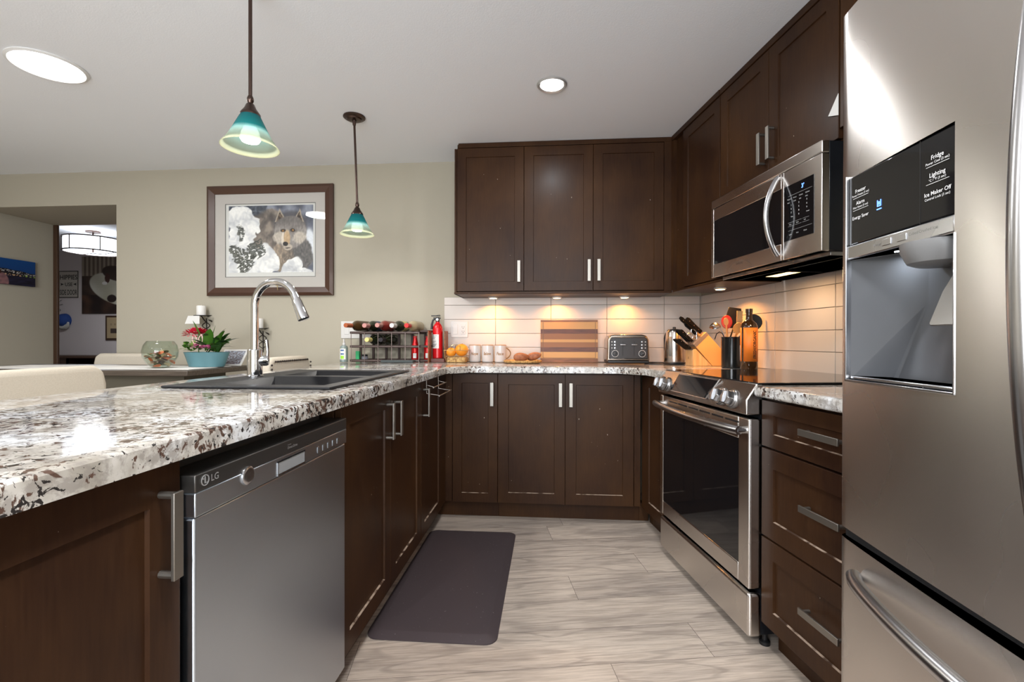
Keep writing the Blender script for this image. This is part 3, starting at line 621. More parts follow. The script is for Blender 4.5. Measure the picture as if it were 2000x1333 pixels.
# slanted control fascia
def Ps(x, z): return None
sx0, sz0, sx1, sz1 = -.030, .929, .010, .872   # n at the top edge, z; n at the bottom edge, z
b = MB(); prof = [(sx0, sz0), (sx1, sz1), (sx1, .820), (-.05, .820), (-.05, sz0)]
b.prism([(n, z) for n, z in prof], g0, g1, 0, lambda x, y, z: Pg(y, x, z)); fc = b.build('control_panel', STEEL, rg, bevel=.004, seg=3)
sl = Vector((sx1 - sx0, sz1 - sz0)); sl_len = sl.length; sd = sl / sl_len; sn = Vector((-sd.y, sd.x))
if sn.x < 0: sn = -sn
def Pc(a, t_, h): # point on the slanted face: a along, t_ distance down from the top edge, h above it
    n = sx0 + sd.x * t_ + sn.x * h; z = sz0 + sd.y * t_ + sn.y * h; return Pg(a, n, z)
b = MB()
def cbox(b, a0, a1, t0, t1, h0, h1, mi): b.add([Pc(a, t_, h) for h in (h0, h1) for t_ in (t0, t1) for a in (a0, a1)], [(0, 2, 3, 1), (4, 5, 7, 6), (0, 1, 5, 4), (2, 6, 7, 3), (0, 4, 6, 2), (1, 3, 7, 5)], mi)
# display: a leaning black glass plate with steel bezel, wider at the foot
def plate(b, a0, a1, b0, b1, z0, z1, n0, n1, th, mi):
    vs = [Pg(a0, n0, z0), Pg(a1, n0, z0), Pg(b1, n1, z1), Pg(b0, n1, z1)]; vs += [Vector(v) + Vector((-th, 0, 0)) for v in vs]
    b.add(vs, [(0, 1, 2, 3), (7, 6, 5, 4), (0, 4, 5, 1), (1, 5, 6, 2), (2, 6, 7, 3), (3, 7, 4, 0)], mi)
plate(b, 1.845, 2.175, 1.80, 2.155, .843, .926, .014, -.022, .006, 1); plate(b, 1.852, 2.168, 1.808, 2.148, .848, .921, .0155, -.018, .0065, 0)
b.build('display', [BLACKG, STEEL2], fc)
for a in (1.665, 1.740, 2.235, 2.295):
    b = MB(); c0 = Pg(a, .006, .866); ax = (-.96, 0, .28)
    b.lathe([(0, -.012), (.035, -.012), (.035, .006), (.031, .009), (.030, .014), (0, .014)], c0, axis=ax, n=32); b.lathe([(0, .014), (.0285, .014), (.0275, .034), (.025, .037), (0, .037)], c0, axis=ax, n=6)
    u_ = Vector(ax).normalized(); q = Vector(c0) + u_ * .030; w_ = Vector((.28, 0, .96))
    A = Vector((0, 1, 0)); vs = [q + A * i * .005 + w_ * j * .022 + u_ * k * .014 for k in (0, 1) for j in (-1, 1) for i in (-1, 1)]
    b.add(vs, [(0, 2, 3, 1), (4, 5, 7, 6), (0, 1, 5, 4), (2, 6, 7, 3), (0, 4, 6, 2), (1, 3, 7, 5)], 0)
    b.build('knob', KNOBM, fc, bevel=.0015)
b = MB(); b.box(g0 - .002, g1 + .002, -.665, sx0 - .001, .9255, .932, 0, Pg); b.build('cooktop', BLACKG, rg, bevel=.002)

# ------------------------------------------------------------------ microwave
XM = 1.2426; Pm = lambda a, n, z: (XM - n, a, z); m0, m1, mz0, mz1 = 1.567, 2.325, 1.396, 1.786
mw = thing('over_range_microwave', 'stainless steel over-range microwave with curved bar handle', 'microwave', (XM + .2, 1.95, mz0), R)
b = MB(); b.box(m0 + .002, m1 - .002, -.39, -.03, mz0 + .004, mz1, 0, Pm); b.box(m0 + .02, m1 - .02, -.36, -.05, mz0 - .012, mz0 + .004, 1, Pm)
b.build('body', [BLACKM, STEEL2], mw, bevel=.002)
b = MB(); b.box(m0 + .03, m0 + .34, -.33, -.12, mz0 - .0145, mz0 - .0125, 0, Pm); b.box(m1 - .35, m1 - .04, -.33, -.12, mz0 - .0145, mz0 - .0125, 0, Pm); b.build('grease_filter', STEEL2, mw)
MB().box(1.98, 2.14, -.23, -.17, mz0 - .0145, mz0 - .0125, 0, Pm).build('cooktop_lamp', WARMLED, mw)
area('cooktop_lamp_light', R.w(XM + .20, 2.06, mz0 - .02), (0, 0, PH), .05, .14, 1.7, (1, .62, .33))
b = MB(); b.box(m0, m1, -.03, .0, 1.742, mz1, 0, Pm); b.build('vent_cover', STEEL, mw, bevel=.004)
b = MB(); md0 = 1.770
b.box(md0, m1, -.03, -.004, mz0, 1.740, 0, Pm)
w0, w1, v0, v1 = 1.785, 2.303, 1.462, 1.680
for q in ((md0, w0, mz0, 1.740), (w1, m1, mz0, 1.740), (w0, w1, mz0, v0), (w0, w1, v1, 1.740)): b.box(q[0], q[1], -.006, .0, q[2], q[3], 0, Pm)
mdr = b.build('door', STEEL, mw, bevel=.002); b = MB(); b.box(w0, w1, -.004, -.0015, v0, v1, 0, Pm); b.build('window', BLACKG, mdr)
b = MB(); PT = lambda a, z: (lambda x, y: Pm(a - x, .0012, z + y)); text(b, 'SAMSUNG', .012, PT(2.10, 1.428)); b.build('lettering', mat('dark_print', (.12, .11, .10), .4), mdr)
b = MB(); pts = []
for k in range(21):
    q = k / 20; zz = 1.418 + q * (1.727 - 1.418); pts.append(Pm(1.795, .006 + .052 * math.sin(PI * q) ** .8, zz))
b.tube(pts, .0105, 14, flat=1.); b.build('handle', STEEL2, mdr)
b = MB(); b.box(m0, md0 - .001, -.03, .0, mz0, 1.740, 0, Pm); cp = b.build('control_panel', STEEL, mw, bevel=.003)
b = MB(); b.box(1.604, md0 - .004, .0, .0015, 1.466, 1.678, 0, Pm); kp = b.build('keypad', BLACKG, cp)
b = MB(); b.box(1.612, md0 - .03, .0015, .0018, 1.636, 1.6365, 0, Pm); b.box(1.612, md0 - .03, .0015, .0018, 1.502, 1.5025, 0, Pm)
PT = lambda a, z: (lambda x, y: Pm(a - x, .002, z + y))
for j, row in enumerate((('Popcorn', 'Potato', 'Reheat', 'Defrost'), ('Auto', 'Cook', 'Soft', 'Melt'))):
    for i, s in enumerate(row): text(b, s, .0068, PT(1.745 - i * .033, 1.622 - j * .013))
for j, row in enumerate((('1', '2', '3'), ('4', '5', '6'), ('7', '8', '9'), ('Time', '0', 'Power'))):
    for i, s in enumerate(row): text(b, s, .009 if len(s) == 1 else .006, PT(1.725 - i * .042, 1.596 - j * .0145), bold=.01)
for i, s in enumerate(('Stop', 'Start', '+30')):
    text(b, s, .007, PT(1.735 - i * .04, 1.524)); a = 1.741 - i * .04
    for q in ((a, a - .034, 1.533, 1.5335), (a, a - .034, 1.519, 1.5195)): b.box(q[1], q[0], .0015, .0018, q[2], q[3], 0, Pm)
for i, s in enumerate(('Light', 'Vent', 'Clock')): text(b, s, .007, PT(1.735 - i * .04, 1.485))
b.build('key_print', TXTW, kp)
b = MB(); text(b, "3'", .022, PT(1.668, 1.648), bold=.02); b.build('clock_digit', BLUELED, kp)

# ------------------------------------------------------------------ refrigerator (frame F: x into the body, y away from the camera; a = -y)
FW = .908
def bulge(a): q = (a - FW / 2) / (FW / 2); return .014 * (1 - q * q)
Pf = lambda a, n, z: (-n, -a, z)
fg = thing('refrigerator', 'stainless steel french door refrigerator with ice and water dispenser', 'refrigerator', (.35, -FW / 2, 0), F)
b = MB(); b.box(.004, FW - .004, -.80, -.075, .03, 1.752, 0, Pf); b.build('body', mat('grey_fridge_side', (.22, .21, .2), .45, .3), fg, bevel=.004)
def fdoor(mb, a0, a1, z0, z1, hole=None):
    """curved steel front; grid along a with optional rectangular hole (h0,h1,k0,k1)"""
    N = 28; As = sorted(set([round(a0 + (a1 - a0) * i / N, 5) for i in range(N + 1)] + ([hole[0], hole[1]] if hole else [])))
    def fr_(a):
        e = min(a - a0, a1 - a, .02) / .02; return bulge(a) - .02 * (1 - math.sqrt(max(0, 1 - (1 - e) ** 2)))
    As = sorted(set(As + [a0 + .0008, a0 + .003, a0 + .006, a0 + .011, a1 - .0008, a1 - .003, a1 - .006, a1 - .011]))
    Zs = [z0] + ([hole[2], hole[3]] if hole else []) + [z1]; vs = []; idx = {}
    for j, z in enumerate(Zs):
        for i, a in enumerate(As): idx[i, j] = len(vs); vs.append((a, fr_(a), z))
    nb = len(vs)
    fs = []
    for j in range(len(Zs) - 1):
        for i in range(len(As) - 1):
            if hole and hole[0] - 1e-6 <= As[i] and As[i + 1] <= hole[1] + 1e-6 and j == 1: continue
            fs.append((idx[i, j], idx[i + 1, j], idx[i + 1, j + 1], idx[i, j + 1]))
    mb.add(vs, fs, 0, Pf)
    # back box edges
    top = [(a, fr_(a), z1) for a in As]; bot = [(a, fr_(a), z0) for a in As]
    for line in (top, bot):
        vs = line + [(a, -.07, z) for a, n, z in line]; m_ = len(line); mb.add(vs, [(i, i + 1, i + 1 + m_, i + m_) for i in range(m_ - 1)], 0, Pf)
    for a in (a0, a1): mb.add([(a, fr_(a), z0), (a, fr_(a), z1), (a, -.07, z1), (a, -.07, z0)], [(0, 1, 2, 3)], 0, Pf)
    mb.add([(a0, -.07, z0), (a1, -.07, z0), (a1, -.07, z1), (a0, -.07, z1)], [(0, 1, 2, 3)], 0, Pf)
hole = (.046, .302, 1.0, 1.412)
b = MB(); fdoor(b, 0, FW / 2 - .002, .690, 1.762, hole); fd = b.build('door', STEEL, fg, label='refrigerator door with the dispenser')
b = MB(); fdoor(b, FW / 2 + .002, FW, .690, 1.762); fd2 = b.build('door', STEEL, fg)
b = MB(); fdoor(b, 0, FW, .05, .668); dr = b.build('freezer_drawer', STEEL, fg)
b = MB(); b.box(.01, FW - .01, -.075, -.01, .6685, .6895, 0, Pf); b.build('drawer_gap', BLACKP, fg)
n0 = .004
b = MB(); b.box(hole[0], hole[1], -.06, n0 + .0045, 1.2725, 1.411, 0, Pf); dp = b.build('display_panel', BLACKG, fd, bevel=.003)
b = MB(); PT = lambda a, z: (lambda x, y: Pf(a + x, n0 + .0055, z + y))
for s, s2, a, z, sz in (('Fridge', 'Power Cool (3 sec)', .266, 1.371, .0100), ('Lighting', '\u00b0C / \u00b0F (3 sec)', .266, 1.343, .0100), ('Ice Maker Off', 'Control Lock (3 sec)', .266, 1.314, .0092),
                        ('Freezer', 'Power Freeze (3 sec)', .083, 1.374, .0100), ('Alarm', 'Filter Reset (3 sec)', .083, 1.350, .0100), ('Energy Saver', '', .083, 1.322, .0092)):
    b = MB()
    text(b, s, sz, PT(a, z), align='CENTER', bold=.01)
    if s2: text(b, s2, .0058, PT(a, z - .0068), align='CENTER', bold=.005)
    if s2 and s != 'Ice Maker Off': b.box(a - .022, a + .022, n0 + .005, n0 + .0055, z - .0105, z - .0098, 0, Pf)
    b.build('panel_print', TXTW, dp)
b = MB(); b.box(.129, .141, n0 + .005, n0 + .0056, 1.324, 1.326, 0, Pf)
for q in ((.130, .1315, 1.331, 1.342), (.1385, .140, 1.331, 1.342), (.130, .140, 1.330, 1.3315), (.1335, .1365, 1.333, 1.339)): b.box(q[0], q[1], n0 + .005, n0 + .0056, q[2], q[3], 0, Pf)
b.build('water_symbol', BLUELED, dp)
b = MB(); b.box(.2305, .2312, n0 + .004, n0 + .0052, 1.273, 1.411, 0, Pf); b.build('panel_seam', INK, dp)
# silver button strip
b = MB(); b.box(hole[0], hole[1], -.06, n0 + .008, 1.244, 1.272, 0, Pf); st = b.build('button_strip', STEEL2, fd, bevel=.003)
for a in (.160, .196): MB().box(a - .011, a + .011, n0 + .008, n0 + .0098, 1.253, 1.265, 0, Pf).build('button', STEEL2, st, bevel=.0008)
b = MB(); PT = lambda a, z: (lambda x, y: Pf(a + x, n0 + .009, z + y)); text(b, 'Water', .007, PT(.125, 1.256)); text(b, 'Cubed/Crushed Ice', .007, PT(.212, 1.258), width=.058); b.build('strip_print', mat('grey_print', (.2, .2, .2), .4), st)
# recess
b = MB(); r0, r1 = hole[0], hole[1]; zb, zt_ = 1.0, 1.2445; dp_ = -.055
# lining: side walls and a folded back that comes forward towards the right-hand lower side
vs = [(r0, n0, zb), (r0, n0, zt_), (.168, -.055, zt_), (.168, -.055, 1.15), (.095, -.05, zb + .004), (r1 - .004, -.045, zt_), (r1 - .004, -.045, zb + .004), (r1, n0, zb), (r1, n0, zt_)]
fs = [(0, 1, 2, 3), (0, 3, 4), (2, 5, 6, 4, 3), (5, 8, 7, 6), (0, 4, 6, 7), (1, 8, 5, 2)]
b.add(vs, fs, 0, Pf); b.build('dispenser_recess', DISPG, fd, bevel=.004, seg=3, recalc=False)
b = MB(); w_ = .003
for q in ((r0 - w_, r0 + .001, zb - w_, zt_ + .17), (r1 - .001, r1 + w_ * .6, zb - w_, zt_ + .0), (r0 - w_, r1 + w_ * .6, zb - w_, zb + .002)): b.box(q[0], q[1], -.006, n0 + .0105, q[2], q[3], 0, Pf)
b.build('dispenser_frame', STEEL2, fd, bevel=.0012)
b = MB(); b.box(r0 + .004, r1 - .004, dp_ + .01, n0 + .003, zb + .0022, zb + .009, 0, Pf); b.build('drip_tray', STEEL2, fd, bevel=.002)
b = MB(); b.lathe([(0, 0), (.056, 0), (.056, -.012), (.046, -.034), (.035, -.039), (0, -.039)], Pf(.232, -.026, zt_ - .001), n=36); b.build('ice_spout', mat('spout_grey', (.17, .17, .17), .35), fd)
b = MB(); b.lathe([(0, 0), (.016, 0), (.014, -.018), (0, -.018)], Pf(.268, -.030, zt_ - .036), n=20); b.build('chute', BLACKP, fd)
b = MB()
pv = [(.266, 1.188), (.286, 1.188), (.296, 1.150), (.300, 1.108), (.296, 1.104), (.244, 1.104), (.240, 1.108), (.252, 1.160)]
b.prism([(a, z) for a, z in pv], -.022, -.016, 0, lambda x, y, z: Pf(x, y + (1.19 - z) * .22, z)); b.build('dispenser_paddle', STEEL2, fd, bevel=.002)
for a in (.150, .288):
    MB().lathe([(0, 0), (.0035, 0), (.0035, -.0015), (0, -.002)], Pf(a, -.012, zt_ - .001), n=14).build('dispenser_led', WLED, fd)
    p = F.w(*Pf(a, -.014, zt_ - .006)); area('dispenser_lamp', p, (0, 0, 0), .006, .006, .12, (.85, .92, 1), 'DISK')
b = MB(); pts = []
for k in range(31):
    q = k / 30; z = .78 + q * .83; pts.append(Pf(.449, bulge(.42) - .004 + .046 * math.sin(PI * q) ** .6, z))
b.tube(pts, .0135, 18, P=None); b.build('handle', STEEL2, fd)
b = MB(); pts = []
for k in range(31):
    q = k / 30; a = .075 + q * (FW - .15); pts.append(Pf(a, bulge(a) + .010 + .048 * math.sin(PI * q) ** .6, .612))
b.tube(pts, .0135, 18); b.build('handle', STEEL2, dr)
b = MB(); b.add([(.045, bulge(.04) + .0006 - .002, 1.62), (.055, bulge(.055) + .0008, 1.632), (.057, bulge(.055) + .0008, 1.612), (.050, bulge(.05) + .0006, 1.600)], [(0, 1, 2, 3)], 0, Pf)
# white paper tag hanging by the refrigerator side
b = MB(); b.add([Pur(*q) for q in ((1.575, .002, 1.878), (1.612, .002, 1.890), (1.575, .002, 1.955), (1.575, .004, 1.878), (1.612, .012, 1.890), (1.575, .004, 1.955))], [(0, 1, 2), (5, 4, 3), (0, 3, 4, 1), (1, 4, 5, 2), (2, 5, 3, 0)]); b.build('paper_note', LABELW, None, fr=R, loc=(1.31, 1.59, 1.878), label='white corner of paper on the cabinet door edge above the microwave', cat='paper')

# ------------------------------------------------------------------ anti-fatigue mat
mx0, mx1, my0, my1 = -.668, -.188, 1.672, 2.655
def rr_(ins, z, r):
    pts = []
    for cx, cy, a0 in ((mx1 - ins - r, my0 + ins + r, -PI / 2), (mx1 - ins - r, my1 - ins - r, 0), (mx0 + ins + r, my1 - ins - r, PI / 2), (mx0 + ins + r, my0 + ins + r, PI)):
        for k in range(7): a = a0 + k / 6 * PI / 2; pts.append((cx + r * math.cos(a), cy + r * math.sin(a), z))
    return pts
b = MB(); L0, L1, L2, L3 = rr_(0, .0006, .045), rr_(0, .006, .045), rr_(.030, .0165, .03), rr_(.038, .018, .025); n = 28
b.add(L0 + L1 + L2 + L3, [(j * n + i, j * n + (i + 1) % n, (j + 1) * n + (i + 1) % n, (j + 1) * n + i) for j in range(3) for i in range(n)] + [tuple(range(3 * n, 4 * n)), tuple(range(n - 1, -1, -1))])
b.build('floor_mat', MAT_R, None, loc=(-.43, 2.16, 0), label='dark brown rubber anti-fatigue mat on the plank floor', cat='mat', ang=20)
# ------------------------------------------------------------------ picture surfaces painted as fine coloured grids
def attr_mat(name, rough=.6, coat=0.):
    M = mat(name, (.5, .5, .5), rough, coat=coat)
    at = M.node_tree.nodes.new('ShaderNodeAttribute'); at.attribute_name = 'ink'
    M.node_tree.links.new(at.outputs['Color'], M.node_tree.nodes['Principled BSDF'].inputs['Base Color']); return M
def lin(c): return tuple(((x / 255) / 12.92 if x / 255 <= .04045 else ((x / 255 + .055) / 1.055) ** 2.4) for x in c)
def painted(name, P, w, h, nx, ny, fn, parent, m_):
    mb = MB(); vs = []; cs = []
    for j in range(ny + 1):
        for i in range(nx + 1):
            u_, v_ = i / nx, j / ny; vs.append(P(u_ * w, v_ * h)); cs.append(fn(u_, v_))
    mb.add(vs, [(j * (nx + 1) + i, j * (nx + 1) + i + 1, (j + 1) * (nx + 1) + i + 1, (j + 1) * (nx + 1) + i) for j in range(ny) for i in range(nx)])
    o = mb.build(name, m_, parent, recalc=False); ca = o.data.color_attributes.new('ink', 'FLOAT_COLOR', 'POINT')
    for k, c in enumerate(cs): ca.data[k].color = (*lin(c), 1)
    return o
def ns(x, y, s=1., o=0.): return mnoise.noise(Vector((x * s, y * s, o)))
def mixc(a, b, f): f = max(0, min(1, f)); return tuple(p * (1 - f) + q * f for p, q in zip(a, b))
def sst(x, a, b): x = max(0, min(1, (x - a) / (b - a))); return x * x * (3 - 2 * x)
def ell(u, v, cx, cy, rx, ry, rot=0.):
    dx, dy = u - cx, v - cy; c, q = math.cos(rot), math.sin(rot); return math.hypot((dx * c + dy * q) / rx, (-dx * q + dy * c) / ry)
def tri(u, v, pts):
    s = 1e9
    for k in range(3):
        (x0, y0), (x1, y1) = pts[k], pts[(k + 1) % 3]; L = math.hypot(x1 - x0, y1 - y0); s = min(s, ((x1 - x0) * (v - y0) - (y1 - y0) * (u - x0)) / L)
    return s
def wolf(u, v):  # u right, v up, 0..1
    k_ = 1. if u < .5 or v < .25 else .25; u, v = u + k_ * (ns(u, v, 6, 11) * .05 + ns(u, v, 18, 12) * .02), v + k_ * (ns(u, v, 6, 13) * .06 + ns(u, v, 18, 14) * .025)
    w = v * .79; n1 = ns(u, w, 9); n2 = ns(u, w, 30, 3); n3 = ns(u * .6, w, 70, 5)
    fur = ns(u * 60, w * 22, 1, 2) * .5 + ns(u * 110, w * 40, 1, 8) * .3
    c = mixc((92, 96, 108), (150, 155, 166), .5 + n1 * 1.2)                                  # blurred winter background
    if u < .45 and v > .84: c = mixc((60, 66, 76), (110, 116, 126), .5 + n2)
    c = mixc(c, (222, 226, 230), 1 - sst(ell(u, v, .95, .42, .09, .26), .7, 1.1))
    # body
    e = ell(u + n2 * .02, v, .52, .55, .24, .42, .15); body = mixc((104, 98, 94), (158, 148, 136), .45 + n1 + fur * .7)
    body = mixc(body, (84, 78, 76), sst(ns(u * 8, w * 4, 1, 4), .05, .35) * .5); c = mixc(c, body, 1 - sst(e, .93, 1.04))
    e = ell(u + fur * .015, v, .68, .27, .17, .28, -.3); c = mixc(c, mixc((104, 98, 92), (190, 172, 150), .5 + fur + (.62 - u) * 2), 1 - sst(e, .9, 1.05))
    e = ell(u + fur * .02, v, .88, .28, .12, .28, .2); c = mixc(c, mixc((84, 84, 84), (136, 132, 128), .5 + fur), 1 - sst(e, .85, 1.05))
    # ears, head
    e = ell(u + fur * .02, v, .73, .70, .215, .24); c = mixc(c, (86, 84, 88), (1 - sst(e, .75, 1.08)) * .8)
    for px, q in ((.62, -1), (.83, 1)):
        s = tri(u + fur * .006, v, [(px - .066, .74), (px + .066, .74), (px + q * .006, .95)]); c = mixc(c, (176, 166, 150), sst(s, -.006, .004)); c = mixc(c, mixc((120, 104, 88), (58, 50, 46), .5 + n2 * 2), sst(s, .008, .016))
    e = ell(u + fur * .018, v, .73, .60, .20, .245); hd = mixc((122, 118, 114), (176, 170, 164), .5 + fur * .9 + n1 * .4); hd = mixc(hd, (96, 92, 90), sst(v, .63, .76) * .5)
    c = mixc(c, hd, 1 - sst(e, .93, 1.03))
    for cx in (.605, .84):
        e = ell(u + fur * .02, v, cx, .52, .085, .10); c = mixc(c, mixc((168, 160, 148), (212, 204, 192), .5 + fur), 1 - sst(e, .7, 1.1))
    e = ell(u + fur * .006, v, .690, .50, .042, .14, -.04); c = mixc(c, mixc((176, 150, 120), (206, 184, 152), .5 + fur), 1 - sst(e, .8, 1.1))
    e = ell(u, v, .64, .50, .016, .12, -.05); c = mixc(c, (226, 216, 200), (1 - sst(e, .7, 1.1)) * .8)
    e = ell(u, v, .70, .375, .055, .05); c = mixc(c, (188, 178, 164), 1 - sst(e, .8, 1.1))
    for cx, t_ in ((.645, .1), (.762, -.1)):
        e = ell(u, v, cx, .627, .034, .026, t_); c = mixc(c, (58, 50, 46), 1 - sst(e, .7, 1.1)); e = ell(u, v, cx, .627, .013, .014); c = mixc(c, (196, 150, 84), 1 - sst(e, .7, 1.1)); e = ell(u, v, cx, .627, .005, .006); c = mixc(c, (14, 12, 12), 1 - sst(e, .8, 1.2))
    e = ell(u, v, .672, .42, .032, .036); c = mixc(c, (32, 30, 32), 1 - sst(e, .8, 1.1))
    e = ell(u, v, .695, .362, .035, .007, .1); c = mixc(c, (60, 52, 50), 1 - sst(e, .6, 1.2))
    # snow-laden fir on the left and drift in front
    def snow(e, s0=.94, s1=1.02):
        nonlocal c; sc_ = mixc((236, 236, 232), (196, 198, 200), .35 + n1 * 1.1 + n2 * .5); c = mixc(c, sc_, 1 - sst(e, s0, s1))
    snow(ell(u + n2 * .012, v, .14, .80, .17, .20)); snow(ell(u, v, .305, .74, .055, .17, .35)); snow(ell(u + n2 * .02, v, .16, .52, .17, .24)); snow(ell(u, v, .12, .2, .26, .34, -.2))
    snow(ell(u + n2 * .01, v, .47, .22, .115, .20, .3)); snow(ell(u, v, .74, .02, .13, .21, -.5)); snow(ell(u, v, .80, -.03, .2, .12)); snow(ell(u, v, .36, .12, .2, .22))
    dk = mixc((50, 54, 50), (120, 122, 116), .5 + n3 * 1.5 + n2)
    for q in ((.135, .60, .062, .125, .1), (.16, .24, .15, .12, -.5), (.3, .34, .07, .16, -.5), (.06, .33, .07, .1, 0), (.22, .10, .11, .13, -.4), (.38, .30, .035, .10, -.4)):
        e = ell(u + n3 * .02 + n2 * .02, v + n3 * .02, q[0], q[1], q[2], q[3], q[4]); c = mixc(c, dk, (1 - sst(e, .85, 1.0)) * sst(n3 + n2 + .4, .0, .25))
    m__ = sum(c) / 3; g_ = ns(u * 40, w * 40, 1, 20) * 10; c = tuple(128 + (x - 128) * 1.18 - 12 + g_ for x in c); return tuple(max(0, min(255, x)) for x in c)

GLZ = mat('picture_glazing', (1, 1, 1), .02, spec=.5)
thin_glass(GLZ)
Pw = lambda x, n, z: (x, YW - n, z)
wp = thing('framed_picture', 'framed wolf print with pale mat hanging on the beige wall', 'picture', (-2.105, YW - .03, 1.41), W)
X0, X1, Z0, Z1 = -2.603, -1.611, 1.412, 2.243; fw = .062
b = MB()
for q in range(4):
    cs = [(X0, Z0), (X1, Z0), (X1, Z1), (X0, Z1)]; i_ = [(X0 + fw, Z0 + fw), (X1 - fw, Z0 + fw), (X1 - fw, Z1 - fw), (X0 + fw, Z1 - fw)]; m1_ = [(X0 + fw * .35, Z0 + fw * .35), (X1 - fw * .35, Z0 + fw * .35), (X1 - fw * .35, Z1 - fw * .35), (X0 + fw * .35, Z1 - fw * .35)]
    k = (q + 1) % 4; pr = [(cs, .002), (cs, .022), (m1_, .034), (i_, .020), (i_, .002)]
    vs = []; 
    for (L, n) in pr: vs += [Pw(L[q][0], n, L[q][1]), Pw(L[k][0], n, L[k][1])]
    b.add(vs, [(2 * j, 2 * j + 1, 2 * j + 3, 2 * j + 2) for j in range(4)])
b.build('frame', mat('walnut_frame', (.065, .03, .018), .35), wp)
b = MB(); xo0, xo1, zo0, zo1 = -2.457, -1.753, 1.556, 2.104; a0, a1, c0, c1 = X0 + fw - .004, X1 - fw + .004, Z0 + fw - .004, Z1 - fw + .004
grid_plate2 = [(a0, xo0, c0, c1), (xo1, a1, c0, c1), (xo0, xo1, c0, zo0), (xo0, xo1, zo1, c1)]
for q in grid_plate2: b.box(q[0], q[1], .010, .013, q[2], q[3], 0, Pw)
for q in ((xo0 - .004, xo0, zo0, zo1), (xo1, xo1 + .004, zo0, zo1), (xo0 - .004, xo1 + .004, zo0 - .004, zo0), (xo0 - .004, xo1 + .004, zo1, zo1 + .004)): b.box(q[0], q[1], .012, .0135, q[2], q[3], 1, Pw)
b.build('mat_board', [mat('pale_mat_board', (.50, .47, .43), .8), mat('grey_mat_core', (.14, .14, .13), .8)], wp)
b = MB(); b.box(xo0, xo1, .006, .009, zo0, zo1, 0, Pw); b.build('print_paper', mat('print_paper', (.66, .66, .62), .7), wp)
painted('print', lambda x, y: Pw(-2.434 + x, .0098, 1.587 + y), .665, .505, 190, 144, wolf, wp, attr_mat('wolf_print_ink', .6))
b = MB(); b.box(a0, a1, .016, .0165, c0, c1, 0, Pw); b.build('glazing', GLZ, wp)

# canvas on the left wall
def night(u, v):
    c = mixc((14, 44, 98), (10, 66, 124), v); hor = .50 + .18 * (1 - u) + ns(u, 0, 5) * .03
    if v < hor: c = mixc((10, 10, 16), (26, 22, 30), .5 + ns(u, v, 20))
    if abs(v - (hor - .07)) < .045 and ns(u * 1.2, v * 2, 26, 2) > .12: c = (190, 184, 180)
    if v < .42: c = mixc((14, 12, 26), (34, 30, 54), .5 + ns(u * .4, v, 16) * 1.2)
    if .36 < v < .43 and ns(u, v, 24, 6) > .1: c = (196, 160, 120) if u < .75 else (140, 170, 70)
    e = ell(u, v, .30, .10, .17, .36); c = mixc(c, mixc((150, 104, 104), (104, 76, 80), .5 + ns(u, v, 9)), 1 - sst(e, .9, 1.05))
    e = ell(u, v, .27, .47, .06, .09); c = mixc(c, (52, 26, 18), 1 - sst(e, .9, 1.1)); e = ell(u, v, .22, .42, .03, .07); c = mixc(c, (186, 128, 96), 1 - sst(e, .8, 1.1))
    return c
cv = thing('canvas_print', 'small canvas print of a night shoreline on the left wall', 'picture', (XL, 3.66, 1.54), W)
MB().box(XL + .001, XL + .028, 3.47, 3.855, 1.540, 1.755).build('canvas', mat('canvas_edge', (.03, .03, .05), .7), cv)
painted('print', lambda x, y: (XL + .0288, 3.47 + x, 1.540 + y), .385, .215, 96, 60, night, cv, attr_mat('night_print_ink', .5))

# ------------------------------------------------------------------ room beyond the hall
YF = 6.542; Pfw = lambda x, n, z: (x, YF - n, z)
sg = thing('wall_sign', 'black and white sign reading HIPPIES USE SIDE DOOR', 'sign', (-7.105, YF, 1.695), W)
b = MB(); b.box(-7.262, -6.950, .001, .012, 1.697, 2.092, 0, Pfw)
for q in ((-7.262, -7.252, 1.697, 2.092), (-6.96, -6.95, 1.697, 2.092), (-7.262, -6.95, 1.697, 1.707), (-7.262, -6.95, 2.082, 2.092)): b.box(q[0], q[1], .012, .014, q[2], q[3], 1, Pfw)
b.build('plate', [mat('cream_sign', (.50, .47, .40), .6), INK], sg)
b = MB(); PT = lambda a, z: (lambda x, y: Pfw(a + x, .0135, z + y))
text(b, 'HIPPIES', .10, PT(-7.247, 1.965), width=.278, bold=.01); b.build('lettering', INK, sg); b = MB()
text(b, 'SIDE DOOR', .105, PT(-7.247, 1.740), width=.278, bold=.012); b.build('lettering', INK, sg); b = MB(); text(b, 'USE', .075, PT(-7.165, 1.868), width=.12, bold=.01)
for x, d in ((-7.235, 1), (-6.975, -1)): b.prism([(x, 1.915), (x + d * .055, 1.895), (x, 1.875), (x + d * .012, 1.895)], -.0128, -.0138, 0, lambda x_, y, z: (x_, YF + y, z))
b.build('lettering', INK, sg)
